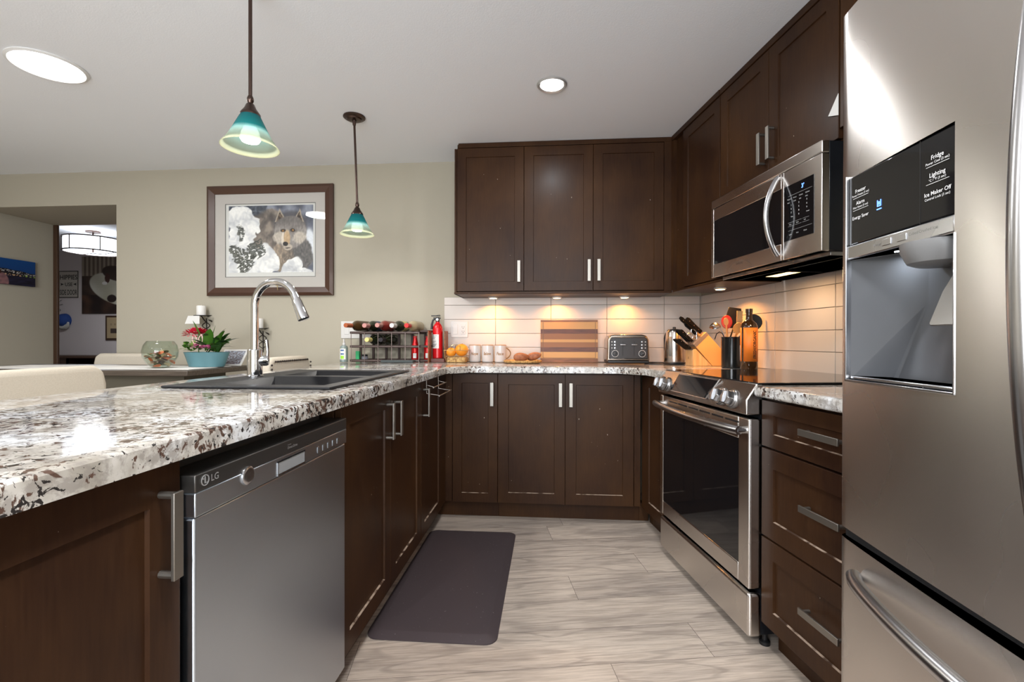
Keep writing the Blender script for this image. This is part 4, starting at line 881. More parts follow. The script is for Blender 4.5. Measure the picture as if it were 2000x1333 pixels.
def car(u, v):
    c = mixc((44, 34, 28), (74, 58, 48), .5 + ns(u, v, 6) * 1.2)
    if v > .66: c = mixc((96, 84, 72), (160, 148, 130), .5 + .5 * math.sin(u * 80)) if u < .62 else mixc((74, 58, 48), (130, 110, 90), .5 + ns(u, v, 8))
    if v < .32: c = mixc((38, 28, 24), (84, 58, 42), .3 + ns(u, v, 5))
    e = ell(u, v, .62, .42, .52, .26, -.35); c = mixc(c, mixc((168, 164, 142), (200, 200, 186), .5 + ns(u, v, 3)), 1 - sst(e, .93, 1.0))
    e = ell(u, v, .62, .70, .26, .13, -.25); c = mixc(c, (62, 50, 42), 1 - sst(e, .93, 1.0))
    e = ell(u, v, .47, .62, .05, .09); c = mixc(c, (70, 44, 36), 1 - sst(e, .9, 1.0)); e = ell(u, v, .42, .53, .05, .03); c = mixc(c, (216, 214, 208), 1 - sst(e, .9, 1.0))
    for cx, cy, r in ((.55, .26, .09), (.98, .18, .12)): e = ell(u, v, cx, cy, r, r * .8); c = mixc(c, (44, 34, 30), 1 - sst(e, .9, 1.0))
    return c
pc = thing('poster', 'large brown poster of an old pale car on the far room wall', 'picture', (-6.45, YF, 1.46), W)
MB().box(-6.885, -6.02, .001, .02, 1.46, 2.30, 0, Pfw).build('board', INK, pc)
painted('print', lambda x, y: Pfw(-6.883 + x, .0208, 1.462 + y), .86, .836, 120, 110, car, pc, attr_mat('poster_ink', .6))
pf = thing('framed_picture', 'small dark framed picture with tan mat in the far room', 'picture', (-6.4, YF, 1.067), W)
MB().box(-6.515, -6.16, .001, .02, 1.07, 1.43, 0, Pfw).build('frame', TRIMW, pf, bevel=.004)
b = MB(); b.box(-6.487, -6.188, .02, .021, 1.098, 1.402, 0, Pfw); b.box(-6.43, -6.26, .021, .0218, 1.17, 1.24, 1, Pfw)
for x in (-6.42, -6.36): b.lathe([(.012, -.001), (.012, .001), (.009, .001), (.009, -.001), (.012, -.001)], Pfw(x, .0215, 1.30), axis=(0, -1, 0), n=16, mi=1)
b.build('print', [mat('tan_mat', (.42, .32, .18), .7), mat('sepia', (.06, .04, .03), .7)], pf)
wc = thing('low_bookcase', 'dark brown wooden bookcase under the far room wall', 'shelf', (-6.2, 6.35, 0), W)
b = MB()
b.box(-7.5, -5.2, 6.12, 6.53, .82, .85)
for x in (-7.5, -6.72, -5.96, -5.22): b.box(x, x + .02, 6.14, 6.53, 0, .82)
b.box(-7.5, -5.2, 6.50, 6.53, 0, .82); b.box(-7.5, -5.2, 6.14, 6.53, .40, .42); b.box(-7.48, -6.7, 6.14, 6.16, .42, .82)
b.build('frame', TRIMW, wc)
cpn = thing('baseball_cap', 'blue, green and white baseball cap hanging on the far room wall', 'hat', (-7.19, 6.40, 1.29), W)
b = MB(); c0_ = (-7.17, 6.535, 1.36)
b.lathe([(.0, .10), (.05, .092), (.085, .06), (.10, .02), (.102, -.01), (.097, -.01), (.094, .02), (.08, .056), (.048, .086), (0, .094)], c0_, axis=(.25, -.9, .2), n=28)
b.build('crown', mat('blue_cap_cloth', (.02, .06, .24), .8), cpn)
b = MB(); pts = [Vector((-7.16 + .095 * math.cos(a), 6.50 - .02 * math.sin(a * 2), 1.335 + .115 * math.sin(a))) for a in [PI + k / 12 * PI for k in range(13)]]
q = [Vector((-7.16 + .085 * math.cos(a), 6.48, 1.335 + .05 * math.sin(a))) for a in [PI + k / 12 * PI for k in range(13)]]
b.add(pts + q, [(i, i + 1, i + 14, i + 13) for i in range(12)]); b.build('brim', mat('white_cap_brim', (.55, .55, .5), .8), cpn, solid=.004)
b = MB(); q = [Vector((-7.20 + .07 * math.cos(a), 6.45, 1.365 + .06 * math.sin(a))) for a in [2.2 + k / 10 * 2 for k in range(11)]]; p = [v + Vector((.018, -.01, .012)) for v in q]
b.add(q + p, [(i, i + 1, i + 12, i + 11) for i in range(10)]); b.build('stripe', mat('green_cap_cloth', (.02, .22, .08), .8), cpn, solid=.004)
wh = thing('coat_hook', 'curly wire coat hook above the baseball cap', 'hook', (-7.25, 6.5, 1.6), W)
b = MB()
for k in range(3):
    z0 = 1.72 - k * .06; b.tube([(-7.29 + .02 * k + .05 * math.sin(j * .7 + k), 6.535 - .05 * abs(math.sin(j * .5)), z0 - .012 * j) for j in range(10)], .004, 8)
b.build('wire', mat('grey_wire', (.35, .34, .33), .35, .8), wh)
# crystal drum light
fl = thing('crystal_drum_light', 'oval crystal drum ceiling light glowing in the far room', 'ceiling light', (-5.497, 5.354, ZC), W)
cx, cy = -5.505, 5.354
b = MB(); b.lathe([(0, 0), (.075, 0), (.075, -.018), (0, -.02)], (cx, cy, ZC - .0005), n=32); b.tube([(cx, cy, ZC - .018), (cx, cy, 2.13)], .009, 10); b.build('stem', BRONZE, fl)
b = MB()
for z in (2.285, 2.125):
    b.lathe([(.285, 0), (.285, .012), (.272, .012), (.272, 0), (.285, 0)], (cx, cy, z), n=48)
for k in range(6): an = k * PI / 3 + .5; b.tube([(cx + .28 * math.cos(an), cy + .28 * math.sin(an), 2.125), (cx + .28 * math.cos(an), cy + .28 * math.sin(an), 2.29)], .005, 8)
b.tube([(cx - .27, cy, 2.126), (cx - .14, cy, 2.105), (cx, cy, 2.120), (cx + .14, cy, 2.105), (cx + .27, cy, 2.126)], .004, 8); b.build('frame', BRONZE, fl)
b = MB(); b.open_lathe([(.268, 2.13), (.268, 2.285), (.264, 2.285), (.264, 2.13)], (cx, cy, 0), n=96, ribs=.01); b.build('crystal_shade', mat('crystal_glow', (.9, .93, 1), .3, emit=(.9, .95, 1), estr=1.9), fl, ang=80)
area('far_room_lamp', (cx, cy, 2.10), (0, 0, 0), .3, .3, 15, (.9, .93, 1), 'DISK')
area('far_room_lamp_up', (cx, cy, 2.24), (PI, 0, 0), .3, .3, 3, (.9, .93, 1), 'DISK')

# ------------------------------------------------------------------ dining side
def stool(label, x, y, rz, group='cream upholstered counter-height chairs'):
    """counter-height parsons chair, sitter faces local -y... back stands at local +y"""
    f_ = Fr(x, y, rz); t_ = thing('counter_chair', label, 'chair', (0, 0, 0), f_, group)
    b = MB(); b.box(-.235, .235, -.24, .22, .56, .67); b.build('seat', CREAM, t_, bevel=.03, seg=4)
    b = MB(); N = 10; vs = []; prof = [(-.245, .60), (-.25, .90), (-.238, .955), (-.20, .975), (.20, .975), (.238, .955), (.25, .90), (.245, .60)]
    b.prism(prof, .19, .262); b.build('backrest', CREAM, t_, bevel=.022, seg=4)
    b = MB()
    for sx in (-1, 1):
        for k in range(14): b.ball((sx * .232, .268, .62 + k * .024), .006, n=8)
    for k in range(17): b.ball((-.19 + k * .0238, .268, .951), .006, n=8)
    o = b.build('nailhead_trim', NAIL, t_, kind='stuff')
    for sx in (-1, 1):
        for sy in (-1, 1): MB().tube([(sx * .205, sy * .20, 0.0), (sx * .205, sy * .20, .58)], [.016, .022], 10).build('leg', LEGW, t_)
    b = MB(); b.tube([(-.205, -.2, .25), (.205, -.2, .25)], .012, 8); b.build('footrest', LEGW, t_)
    return t_
stool('cream linen chair back at the peninsula, largest at far left', -1.62, 1.565, PI / 2 - .03)
stool('cream chair standing behind the dining table near the doorway', -3.17, 3.13, .0)
stool('cream chair with dark nailheads at the right end of the table', -1.87, 2.86, -PI / 2 + .02)
tb = thing('dining_table', 'grey brown wooden counter-height dining table against the beige wall', 'table', (-2.75, 2.97, 0), W)
MB().box(-3.75, -2.075, 2.585, 3.20, .868, .90).build('tabletop', TABW, tb, bevel=.004)
MB().box(-3.68, -2.14, 2.64, 3.0, .72, .868).build('apron', mat('table_apron', (.075, .065, .045), .6), tb)
for x in (-3.66, -2.19):
    for y in (2.65, 2.95): MB().box(x, x + .07, y, y + .05, 0, .73).build('leg', TABW, tb)
b = MB(); b.box(-3.60, -2.13, 2.665, 3.04, .9005, .9035); o = b.build('table_runner', CLOTH, None, loc=(-2.7, 2.8, .9), label='white cloth runner lying along the dining table', cat='table runner')
TZ = .9038
bw = thing('glass_bowl', 'round clear glass bowl of potpourri on the white runner', 'bowl', (-2.405, 2.775, TZ), W)
bx, by = -2.405, 2.775
pr = [(.03, 0), (.045, .004), (.072, .03), (.092, .07), (.096, .105), (.088, .14), (.072, .165)]
b = MB(); b.open_lathe(pr + [(r - .004, h + .002) for r, h in reversed(pr)], (bx, by, TZ), n=40); b.build('bowl', CLEAR, bw)
po = [mat('dried_petals_orange', (.6, .16, .06), .7), mat('dried_petals_cream', (.6, .5, .33), .7), mat('dried_leaf_green', (.10, .13, .06), .7), mat('dried_bark', (.12, .08, .06), .7)]
b = MB(); rr = random.Random(5)
for k in range(70):
    r = .060 * math.sqrt(rr.random()); an = rr.random() * 2 * PI; z = TZ + .014 + rr.random() * .075; r *= min(1, .5 + (z - TZ) * 7)
    d = (rr.uniform(-1, 1), rr.uniform(-1, 1), rr.uniform(-.5, .8)); b.leaf((bx + r * math.cos(an), by + r * math.sin(an), z), d, .04, .018, .1, rr.choice((0, 0, 1, 1, 2, 3)))
for v in b.v: v.z = max(v.z, TZ + .009)
b.build('potpourri', po, bw, kind='stuff')
pl = thing('planter', 'blue metal oval planter with flowers and green leaves on the table', 'plant', (-2.222, 2.935, TZ), W)
px, py = -2.222, 2.935
b = MB(); b.open_lathe([(.060, 0), (.066, .002), (.078, .06), (.086, .095), (.082, .095), (.074, .06), (.060, .006)], (0, 0, 0), n=40)
b.v = [Vector((px + v.x * 1.72, py + v.y, TZ + v.z)) for v in b.v]; b.build('pot', TEALP, pl)
b = MB(); b.lathe([(0, .088), (.06, .086), (.079, .078), (.07, .07), (0, .07)], (0, 0, 0), n=24); b.v = [Vector((px + v.x * 1.7, py + v.y, TZ + v.z)) for v in b.v]; b.build('moss', SOIL, pl)
b = MB(); rr = random.Random(11)
for k in range(40):
    an = rr.uniform(-2.0, 2.0) - .2; el = rr.uniform(.5, 1.4); d = (math.cos(an) * math.cos(el) + .2, math.sin(an) * math.cos(el), math.sin(el))
    b.leaf((px + .03 + rr.uniform(-.03, .07), py + rr.uniform(-.04, .04), TZ + .09 + rr.uniform(0, .05)), d, rr.uniform(.11, .22), rr.uniform(.013, .024), .3, rr.randrange(2))
for q in ((-.005, -.03, .12, (-.18, -.2, 1), .215, .040), (.03, -.04, .11, (.35, -.3, .9), .18, .03), (.02, 0, .11, (.15, .1, 1), .19, .03)): b.leaf((px + q[0], py + q[1], TZ + q[2]), q[3], q[4], q[5], .12, 1)
b.build('foliage', [LEAFD, LEAF], pl, kind='stuff')
b = MB()
for k in range(34):
    an = rr.uniform(0, 2 * PI); el = rr.uniform(.2, 1.3); b.leaf((px - .08 + rr.uniform(-.06, .04), py - .02 + rr.uniform(-.04, .04), TZ + .10 + rr.uniform(0, .05)), (math.cos(an) * math.cos(el), math.sin(an) * math.cos(el), math.sin(el)), .045, .016, .3, rr.randrange(2))
b.build('ivy', [LEAFL, LEAF], pl, kind='stuff')
b = MB()
for c_x, c_y, c_z, R_, n_, Lf, mi in ((px - .060, py - .01, TZ + .205, .052, 150, .030, 0), (px - .01, py - .05, TZ + .125, .034, 60, .022, 1), (px + .035, py - .05, TZ + .115, .028, 46, .022, 1)):
    for k in range(n_):
        an = rr.uniform(0, 2 * PI); cz = rr.uniform(-.2, 1); q = math.sqrt(1 - min(1, cz * cz)); d = (q * math.cos(an), q * math.sin(an), cz)
        b.leaf((c_x + d[0] * R_ * 1.25, c_y + d[1] * R_, c_z + d[2] * R_ * .6), (d[0], d[1], d[2] + .2), Lf, .009, .2, mi)
b.build('blossom', [REDF, PINKF], pl, kind='stuff')
b = MB(); b.tube([(px - .055, py, TZ + .08), (px - .055, py - .005, TZ + .20)], .003, 6); b.build('stem', LEAF, pl)
b = MB()
for s in (-1, 1):
    pts = [(px - .005 + s * (.012 + .016 * math.sin(k / 10 * PI)) + s * .012 * k / 10, py - .075, TZ + .135 + .075 * (k / 10) if k <= 10 else 0) for k in range(11)]
    pts += [(px - .005 + s * (.026 - .02 * math.sin(k / 10 * PI)) * 1., py - .075, TZ + .21 - .075 * k / 10) for k in range(1, 11)]; b.tube(pts, .0028, 6)
b.build('flower_pick', PINKW, pl)
df = thing('digital_photo_frame', 'white tablet-like photo frame leaning on the table right of the planter', 'photo frame', (-2.15, 3.08, .9), W)
def Pdf(x, y, n): return (-2.255 + x * .88 + y * .06, 3.065 + y * .55 - n, .9045 + y * .80 + n * .3)
b = MB(); b.add([Pdf(*q) for q in ((0, 0, 0), (.2, 0, 0), (.2, .135, 0), (0, .135, 0), (0, 0, -.008), (.2, 0, -.008), (.2, .135, -.008), (0, .135, -.008))], [(0, 1, 2, 3), (7, 6, 5, 4), (0, 4, 5, 1), (1, 5, 6, 2), (2, 6, 7, 3), (3, 7, 4, 0)])
b.build('case', WHITE_P, df, bevel=.002)
painted('screen', lambda x, y: Pdf(.015 + x, .012 + y, .0012), .17, .11, 40, 28, lambda u, v: mixc((96, 84, 84), (156, 164, 176), .5 + ns(u, v, 14) * 1.4 + (v - .5) * .4), df, attr_mat('photo_screen', .2))

# wall sconces with pillar candles
def sconce(label, x, z, card):
    t_ = thing('candle_sconce', label, 'candle holder', (x, YW, z - .16), W, None)
    b = MB(); b.tube([(x, YW - .004, z - .18), (x, YW - .006, z - .02)], .004, 8)
    for s in (-1, 1):
        b.tube([(x + s * .03 * math.sin(k / 12 * 2 * PI), YW - .012, z - .05 - .1 * k / 12) for k in range(13)], .003, 8)
        b.leaf((x + s * .03, YW - .03, z - .01), (s, -.3, .5), .04, .018, .1); b.leaf((x + s * .035, YW - .03, z - .03), (s, -.1, -.6), .035, .016, .1)
    b.tube([(x, YW - .005, z - .05), (x, YW - .03, z - .035), (x, YW - .06, z - .005)], .004, 8)
    b.lathe([(0, 0), (.05, 0), (.052, .004), (0, .004)], (x, YW - .06, z - .004), n=24); b.build('iron_holder', mat('dark_iron', (.03, .024, .02), .5, .6), t_)
    b = MB(); b.lathe([(0, 0), (.031, 0), (.032, .003), (.032, .066), (.029, .072), (0, .070)], (x, YW - .06, z + .0005), n=24); b.tube([(x, YW - .06, z + .068), (x, YW - .06, z + .078)], .001, 6); b.build('candle', mat('white_wax', (.74, .72, .68), .4), t_)
    if card: b = MB(); b.prism([(x - .085, z - .065), (x + .03, z - .065), (x + .03, z - .006), (x - .06, z - .006)], YW - .118, YW - .116); b.build('card', LABELW, t_)
    return t_
sconce('iron wall candle holder with white candle behind the planter', -2.617, 1.262, True)
sconce('iron wall candle holder with white candle seen behind the faucet', -2.165, 1.165, False)
b = MB(); b.lathe([(.020, -.002), (.020, .002), (.016, .002), (.016, -.002), (.020, -.002)], (-2.03, YW - .045, 1.500), axis=(0, 1, 0), n=28)
b.tube([(-2.03, YW - .045, 1.482), (-2.03, YW - .038, 1.45)], .002, 6); b.build('picture_hook_ring', BRASS, None, loc=(-2.03, YW - .04, 1.45), label='small brass ring on the lower edge of the wolf picture frame', cat='ring')

# ------------------------------------------------------------------ switch and outlets
def plate_(label, x0, x1, z0, z1, kind, n0_):
    t_ = thing('wall_plate', label, kind, ((x0 + x1) / 2, YW, (z0 + z1) / 2), W); Pq = lambda a, n, z: (a, YW - n0_ - n, z)
    MB().box(x0, x1, 0.0006, .006, z0, z1, 0, Pq).build('cover', WHITE_P, t_, bevel=.003)
    return t_, Pq
t_, Pq = plate_('white double switch plate on the beige wall behind the wine rack', -1.557, -1.325, 1.090, 1.218, 'switch', 0)
for k in (0, 1, 2): MB().box(-1.53 + k * .07, -1.495 + k * .07, .006, .0085, 1.12, 1.188, 0, Pq).build('rocker', WHITE_P, t_, bevel=.001)
t_, Pq = plate_('white switch and socket plate on the tiles above the oranges', -.725, -.598, 1.098, 1.216, 'socket', .009)
MB().box(-.708, -.673, .006, .0085, 1.122, 1.192, 0, Pq).build('rocker', WHITE_P, t_, bevel=.001)
o = MB().box(-.650, -.615, .006, .0085, 1.122, 1.192, 0, Pq).build('socket', WHITE_P, t_, bevel=.001)
b = MB()
for z in (1.174, 1.142): b.box(-.641, -.639, .0085, .0088, z - .004, z + .006, 0, Pq); b.box(-.627, -.625, .0085, .0088, z - .004, z + .006, 0, Pq); b.lathe([(0, 0), (.0028, 0), (.0028, .0004), (0, .0004)], Pq(-.633, .0085, z - .010), axis=(0, -1, 0), n=12)
b.build('slots', INK, o)

# ------------------------------------------------------------------ wine rack and what it holds
RX0, RX1, RY0, RY1 = -1.380, -.900, 3.225, 3.40; zz_ = (.937, 1.035, 1.131); cw_ = (RX1 - RX0) / 5
wr = thing('wine_rack', 'dark wood and metal wine rack of square cells on the counter', 'wine rack', (-1.12, 3.31, CT), W)
b = MB()
for z in zz_:
    for y in (RY0, RY1 - .016): b.box(RX0 - .01, RX1 + .008, y, y + .016, z - .010, z + .007)
    for k in range(6): b.box(RX0 + k * cw_ - .008, RX0 + k * cw_ + .008, RY0, RY1, z - .006, z + .006)
b.box(RX1 + .008, RX1 + .0615, RY0, RY1, 1.133, 1.147)
for z in (.937, 1.035):
    for y in (RY0, RY1 - .016): b.box(RX1 + .008, RX1 + .0615, y, y + .016, z - .007, z + .007)
for k in range(6): b.box(RX0 + k * cw_ - .008, RX0 + k * cw_ + .008, RY1 - .014, RY1, CT + .0005, 1.13)
b.build('slats', mat('rack_wood', (.035, .016, .011), .5), wr, bevel=.0015)
b = MB()
for k in range(6): b.box(RX0 + k * cw_ - .002, RX0 + k * cw_ + .002, RY0 - .003, RY0 - .0005, CT + .0005, 1.134)
for z in zz_: b.box(RX0, RX1, RY0 - .003, RY0 - .0005, z - .0015, z + .0015)
b.build('metal_strip', mat('rack_metal', (.22, .17, .155), .4, .8), wr)
b = MB(); b.box(RX1 + .062, RX1 + .068, RY0, RY0 + .08, CT + .0005, 1.143); b.build('side_panel', CHERRY, wr)
def bottle(label, tip, d, glass, foil, R_=.0375, L=.30, name='wine_bottle', lab=None, grp='wine bottles on the rack'):
    d = Vector(d).normalized(); t_ = thing(name, label, 'bottle', tip, W, grp); tip = Vector(tip)
    b = MB(); b.lathe([(0, .012), (.0125, .012), (.0135, .03), (.0145, .085), (.022, .105), (R_ - .004, .125), (R_, .145), (R_, L - .006), (R_ - .005, L), (0, L - .006)], tip, axis=d, n=28); b.build('glass', glass, t_)
    b = MB(); b.lathe([(0, 0), (.0145, 0), (.0158, .003), (.0155, .012), (.0155, .07), (.0140, .07), (.0140, .012), (0, .010)], tip, axis=d, n=24); b.build('foil_cap', foil, t_)
    if lab: b = MB(); b.open_lathe([(R_ + .0004, .165), (R_ + .0004, .25), (R_ + .0001, .25), (R_ + .0001, .165)], tip, axis=d, n=28); b.build('label', lab, t_)
    return t_
ZT = 1.131 + .0375
F_R = mat('copper_foil', (.45, .12, .05), .35, .5); F_W = mat('white_foil', (.62, .62, .62), .3, .3); F_P = mat('pink_foil', (.46, .22, .20), .4, .3); F_Y = mat('yellow_foil', (.6, .52, .2), .4); F_RD = mat('red_foil', (.5, .02, .02), .35); F_BLK = mat('black_foil', (.02, .016, .02), .35, .3)
zr_ = ZT + .0075
bottle('brown bottle lying leftmost on top of the wine rack, copper cap', (-1.375, 3.12, zr_ + .002), (.16, .99, 0), mat('amber_bottle_glass', (.05, .025, .008), .06, spec=.6), F_R)
PB = (.02, 1, 0)
bottle('bottle with pink neck and blue label, second from left on the rack top', (-1.243, 3.115, zr_), PB, GREENGL, F_P, .037, lab=mat('blue_label', (.03, .05, .10), .5))
bottle('rose wine bottle with dusky pink neck in the middle of the rack top', (-1.155, 3.115, zr_ + .002), PB, ROSEGL, F_P, .037)
bottle('green bottle with white cap and yellow label on the rack top', (-1.055, 3.115, zr_), PB, GREENGL, F_W, .037, lab=F_Y)
bottle('pale bottle with red cap at the right end of the rack top', (-.955, 3.115, zr_), PB, mat('pale_wine_glass', (.40, .33, .20), .08, spec=.6), F_RD, .037)
bottle('black bottle with yellow cap lying inside a middle rack cell', (RX0 + 1.5 * cw_, 3.14, 1.0805), (0, 1, 0), GREENGL, F_Y, .036)
bottle('black bottle with dark cap inside the rack cell right of the yellow cap', (RX0 + 2.5 * cw_, 3.14, 1.0805), (0, 1, 0), GREENGL, F_BLK, .036)
def redbottle(label, x, y):
    t_ = thing('aluminium_bottle', label, 'bottle', (x, y, CT), W, 'red aluminium bottles'); z = CT + .0005
    b = MB(); b.lathe([(0, 0), (.0225, 0), (.025, .004), (.025, .095), (.021, .125), (.015, .155), (.0125, .170), (0, .170)], (x, y, z), n=28); b.build('body', mat('red_aluminium', (.5, .008, .01), .25, .4), t_)
    b = MB(); b.lathe([(0, .1703), (.0138, .1703), (.0138, .182), (0, .184)], (x, y, z), n=20); b.build('cap', F_RD, t_)
    b = MB(); b.add([(x + .0256 * math.sin(a), y - .0256 * math.cos(a), z + h) for h in (.028, .062) for a in (-.3, 0, .3, .6)], [(0, 1, 5, 4), (1, 2, 6, 5), (2, 3, 7, 6)]); b.build('label', LABELW, t_)
redbottle('red aluminium bottle standing in the last metal cell of the rack', RX0 + 4.5 * cw_, 3.30)
redbottle('red aluminium bottle standing in the wooden end cell of the rack', RX1 + .035, 3.32)
t_ = thing('spice_jar', 'small grey jar with black lid in the lower left rack cell', 'jar', (-1.316, 3.31, CT), W)
MB().lathe([(0, 0), (.022, 0), (.023, .003), (.023, .034), (.02, .038), (0, .038)], (-1.316, 3.31, CT + .0006), n=24).build('body', mat('grey_jar', (.22, .22, .25), .3), t_)
MB().lathe([(0, .0385), (.02, .0385), (.02, .051), (0, .052)], (-1.316, 3.31, CT + .0006), n=24).build('lid', BLACKP, t_)
MB().box(-1.367, -1.343, 3.27, 3.295, CT + .0006, 1.0).build('small_box', mat('green_carton', (.03, .33, .12), .6), None, loc=(-1.355, 3.28, CT), label='green and white carton in the lower left rack cell', cat='box')
t_ = thing('spray_bottle', 'clear spray bottle with green label, left of the wine rack', 'bottle', (-1.425, 3.22, CT), W); sx_, sy_ = -1.432, 3.225
MB().lathe([(0, 0), (.024, 0), (.026, .003), (.026, .10), (.020, .113), (.010, .118), (0, .118)], (sx_, sy_, CT + .0005), n=28, sx=1.15).build('body', mat('cloudy_plastic', (.32, .40, .38), .25, trans=.4), t_)
MB().lathe([(0, .118), (.011, .118), (.011, .132), (.006, .138), (.006, .160), (0, .161)], (sx_, sy_, CT + .0005), n=20).build('nozzle', WHITE_P, t_)
b = MB(); arc = [-.9 + k * .225 for k in range(9)]
for z0, z1, mi in ((.02, .095, 0), (.024, .046, 1), (.053, .063, 2), (.078, .088, 2)):
    e = .0006 if mi else 0; aa = arc if mi == 0 else arc[2:7]; m_ = len(aa)
    b.add([(sx_ + (.0266 + e) * math.sin(a), sy_ - (.0305 + e) * math.cos(a), CT + h) for h in (z0, z1) for a in aa], [(i, i + 1, i + 1 + m_, i + m_) for i in range(m_ - 1)], mi)
b.build('label', [LABELW, mat('lime_print', (.30, .62, .04), .5), mat('blue_print', (.05, .12, .28), .5)], t_)
b = MB(); b.box(-1.150, -.925, 3.165, 3.219, CT + .0005, CT + .018); b.build('flat_tray', mat('dark_green_grey', (.045, .055, .055), .5), None, loc=(-1.04, 3.19, CT), label='flat dark grey slab lying in front of the wine rack', cat='tray', bevel=.004)

# fire extinguisher and its wooden stand
ex, ey = -.794, 3.33
st_ = thing('wooden_stand', 'dark red wooden stand beneath the fire extinguisher', 'stand', (-.79, 3.34, CT), W)
MB().box(-.830, -.734, 3.27, 3.40, CT + .0005, CT + .026).build('base', mat('redwood', (.10, .03, .02), .4), st_, bevel=.002); MB().box(-.742, -.734, 3.30, 3.40, CT + .026, 1.143).build('upright', CHERRY, st_, bevel=.001)
fe = thing('fire_extinguisher', 'small red fire extinguisher with white label on the counter', 'fire extinguisher', (ex, ey, CT + .026), W); z = CT + .0265; r = .0355
MB().lathe([(0, 0), (r - .003, 0), (r, .004), (r, .205), (r * .9, .225), (r * .6, .242), (.014, .25), (.014, .258), (0, .258)], (ex, ey, z), n=36).build('cylinder', RED, fe)
b = MB(); b.lathe([(0, .258), (.013, .258), (.013, .29), (0, .29)], (ex, ey, z), n=16); b.box(ex - .045, ex + .018, ey - .010, ey + .010, z + .296, z + .303); b.box(ex - .03, ex + .02, ey - .008, ey + .008, z + .278, z + .288)
b.add([(ex - .045, ey - .01, z + .296), (ex + .018, ey - .01, z + .308), (ex + .018, ey + .01, z + .308), (ex - .045, ey + .01, z + .296)], [(0, 1, 2, 3)]); b.build('valve_handle', BLACKP, fe, bevel=.001)
b = MB(); b.tube([(ex - .008, ey - .01, z + .275), (ex - .028, ey - .02, z + .27), (ex - .037, ey - .018, z + .24), (ex - .038, ey - .016, z + .205)], [.005, .006, .008, .009], 10); b.build('hose', BLACKP, fe)
b = MB(); b.lathe([(0, 0), (.009, 0), (.009, .004), (0, .004)], (ex - .0, ey - .013, z + .273), axis=(0, -1, 0), n=20); b.build('gauge', STEEL2, fe)
b = MB(); aa = [-1.35 + k * .2 for k in range(10)]; m_ = len(aa)
b.add([(ex + (r + .0006) * math.sin(a), ey - (r + .0006) * math.cos(a), z + h) for h in (.07, .168) for a in aa], [(i, i + 1, i + 1 + m_, i + m_) for i in range(m_ - 1)], 0)
for j in range(9):
    h = .156 - j * .0095
    if j in (3,): continue
    b.add([(ex + (r + .0012) * math.sin(a), ey - (r + .0012) * math.cos(a), z + h + dh) for dh in (0, .003 if j < 7 else .006) for a in aa[1:8 - (j % 3)]], [(i, i + 1, i + 1 + 7 - (j % 3), i + 7 - (j % 3)) for i in range(6 - (j % 3))], 1)
b.build('label', [LABELW, mat('grey_text', (.2, .2, .2), .6)], fe)

# ------------------------------------------------------------------ fruit, mugs, tray, board
bk = thing('wire_basket', 'gold wire fruit basket with woven base beside the mugs', 'basket', (-.64, 3.28, CT), W)
b = MB(); x0, x1, y0, y1 = -.705, -.578, 3.22, 3.34; e = .018
def rect(z, g): return [(x0 - g, y0 - g, z), (x1 + g, y0 - g, z), (x1 + g, y1 + g, z), (x0 - g, y1 + g, z), (x0 - g, y0 - g, z)]
b.tube(rect(CT + .085, e), .0022, 6); b.tube(rect(CT + .045, e * .4), .0016, 6)
for (p, q) in zip(rect(CT + .004, 0)[:4], rect(CT + .085, e)[:4]): b.tube([p, q], .002, 6)
for s in (y0 - e, y1 + e): b.tube([(-.675, s, CT + .085), (-.672, s, CT + .115), (-.655, s, CT + .123), (-.628, s, CT + .123), (-.611, s, CT + .115), (-.608, s, CT + .085)], .002, 6)
b.build('wire', BRASS, bk)
MB().box(x0, x1, y0, y1, CT + .0008, CT + .038).build('woven_base', WICK, bk, bevel=.006)
def orange(label, x, y, z, r):
    t_ = thing('orange', label, 'fruit', (x, y, z - r), W, 'oranges in the wire basket'); MB().ball((x, y, z), r, sq=(1, 1, .94), n=24).build('peel', ORANGE, t_, ang=80)
    MB().lathe([(0, 0), (.004, 0), (.003, .002), (0, .002)], (x + .006, y - .006, z + r * .925), n=8).build('stem', SOIL, t_)
orange('big orange on the right side of the wire basket', -.612, 3.275, CT + .086, .046); orange('smaller orange sitting low on the left of the wire basket', -.683, 3.262, CT + .071, .034)
def mug(label, x, y, word, hdl):
    t_ = thing('mug', label, 'mug', (x, y, CT), W, 'white mugs with gold words'); z = CT + .0006; r = .0415
    b = MB(); b.open_lathe([(.034, 0), (r - .002, .004), (r, .010), (r, .118), (r - .0025, .120), (r - .004, .118), (r - .004, .008), (0.0001, .006), (0.0001, 0)], (x, y, z), n=40); b.build('cup', MUG, t_)
    b = MB(); b.lathe([(r + .0001, .1165), (r - .0018, .1205), (r - .0042, .1175), (r - .0018, .1212), (r + .0006, .1165), (r + .0001, .1165)], (x, y, z), n=40); b.build('rim', GOLD, t_)
    b = MB(); h = Vector(hdl).normalized(); b.tube([Vector((x, y, z)) + h * (r - .003 + .034 * math.sin(k / 12 * PI) ** .7) + Vector((0, 0, .022 + .078 * k / 12)) for k in range(13)], .0045, 10, flat=.8); b.build('handle', GOLD if hdl[0] > .5 else MUG, t_)
    b = MB(); vs, fs = text_geo(word, .034, shear=.25, bold=.02); x0_ = min(v[0] for v in vs); x1_ = max(v[0] for v in vs); k = .052 / (x1_ - x0_)
    b.add([(x + (r + .0006) * math.sin(((v[0] - x0_) * k - .024) / r), y - (r + .0006) * math.cos(((v[0] - x0_) * k - .024) / r), z + .05 + v[1] * .9) for v in vs], fs); b.build('lettering', GOLD, t_)
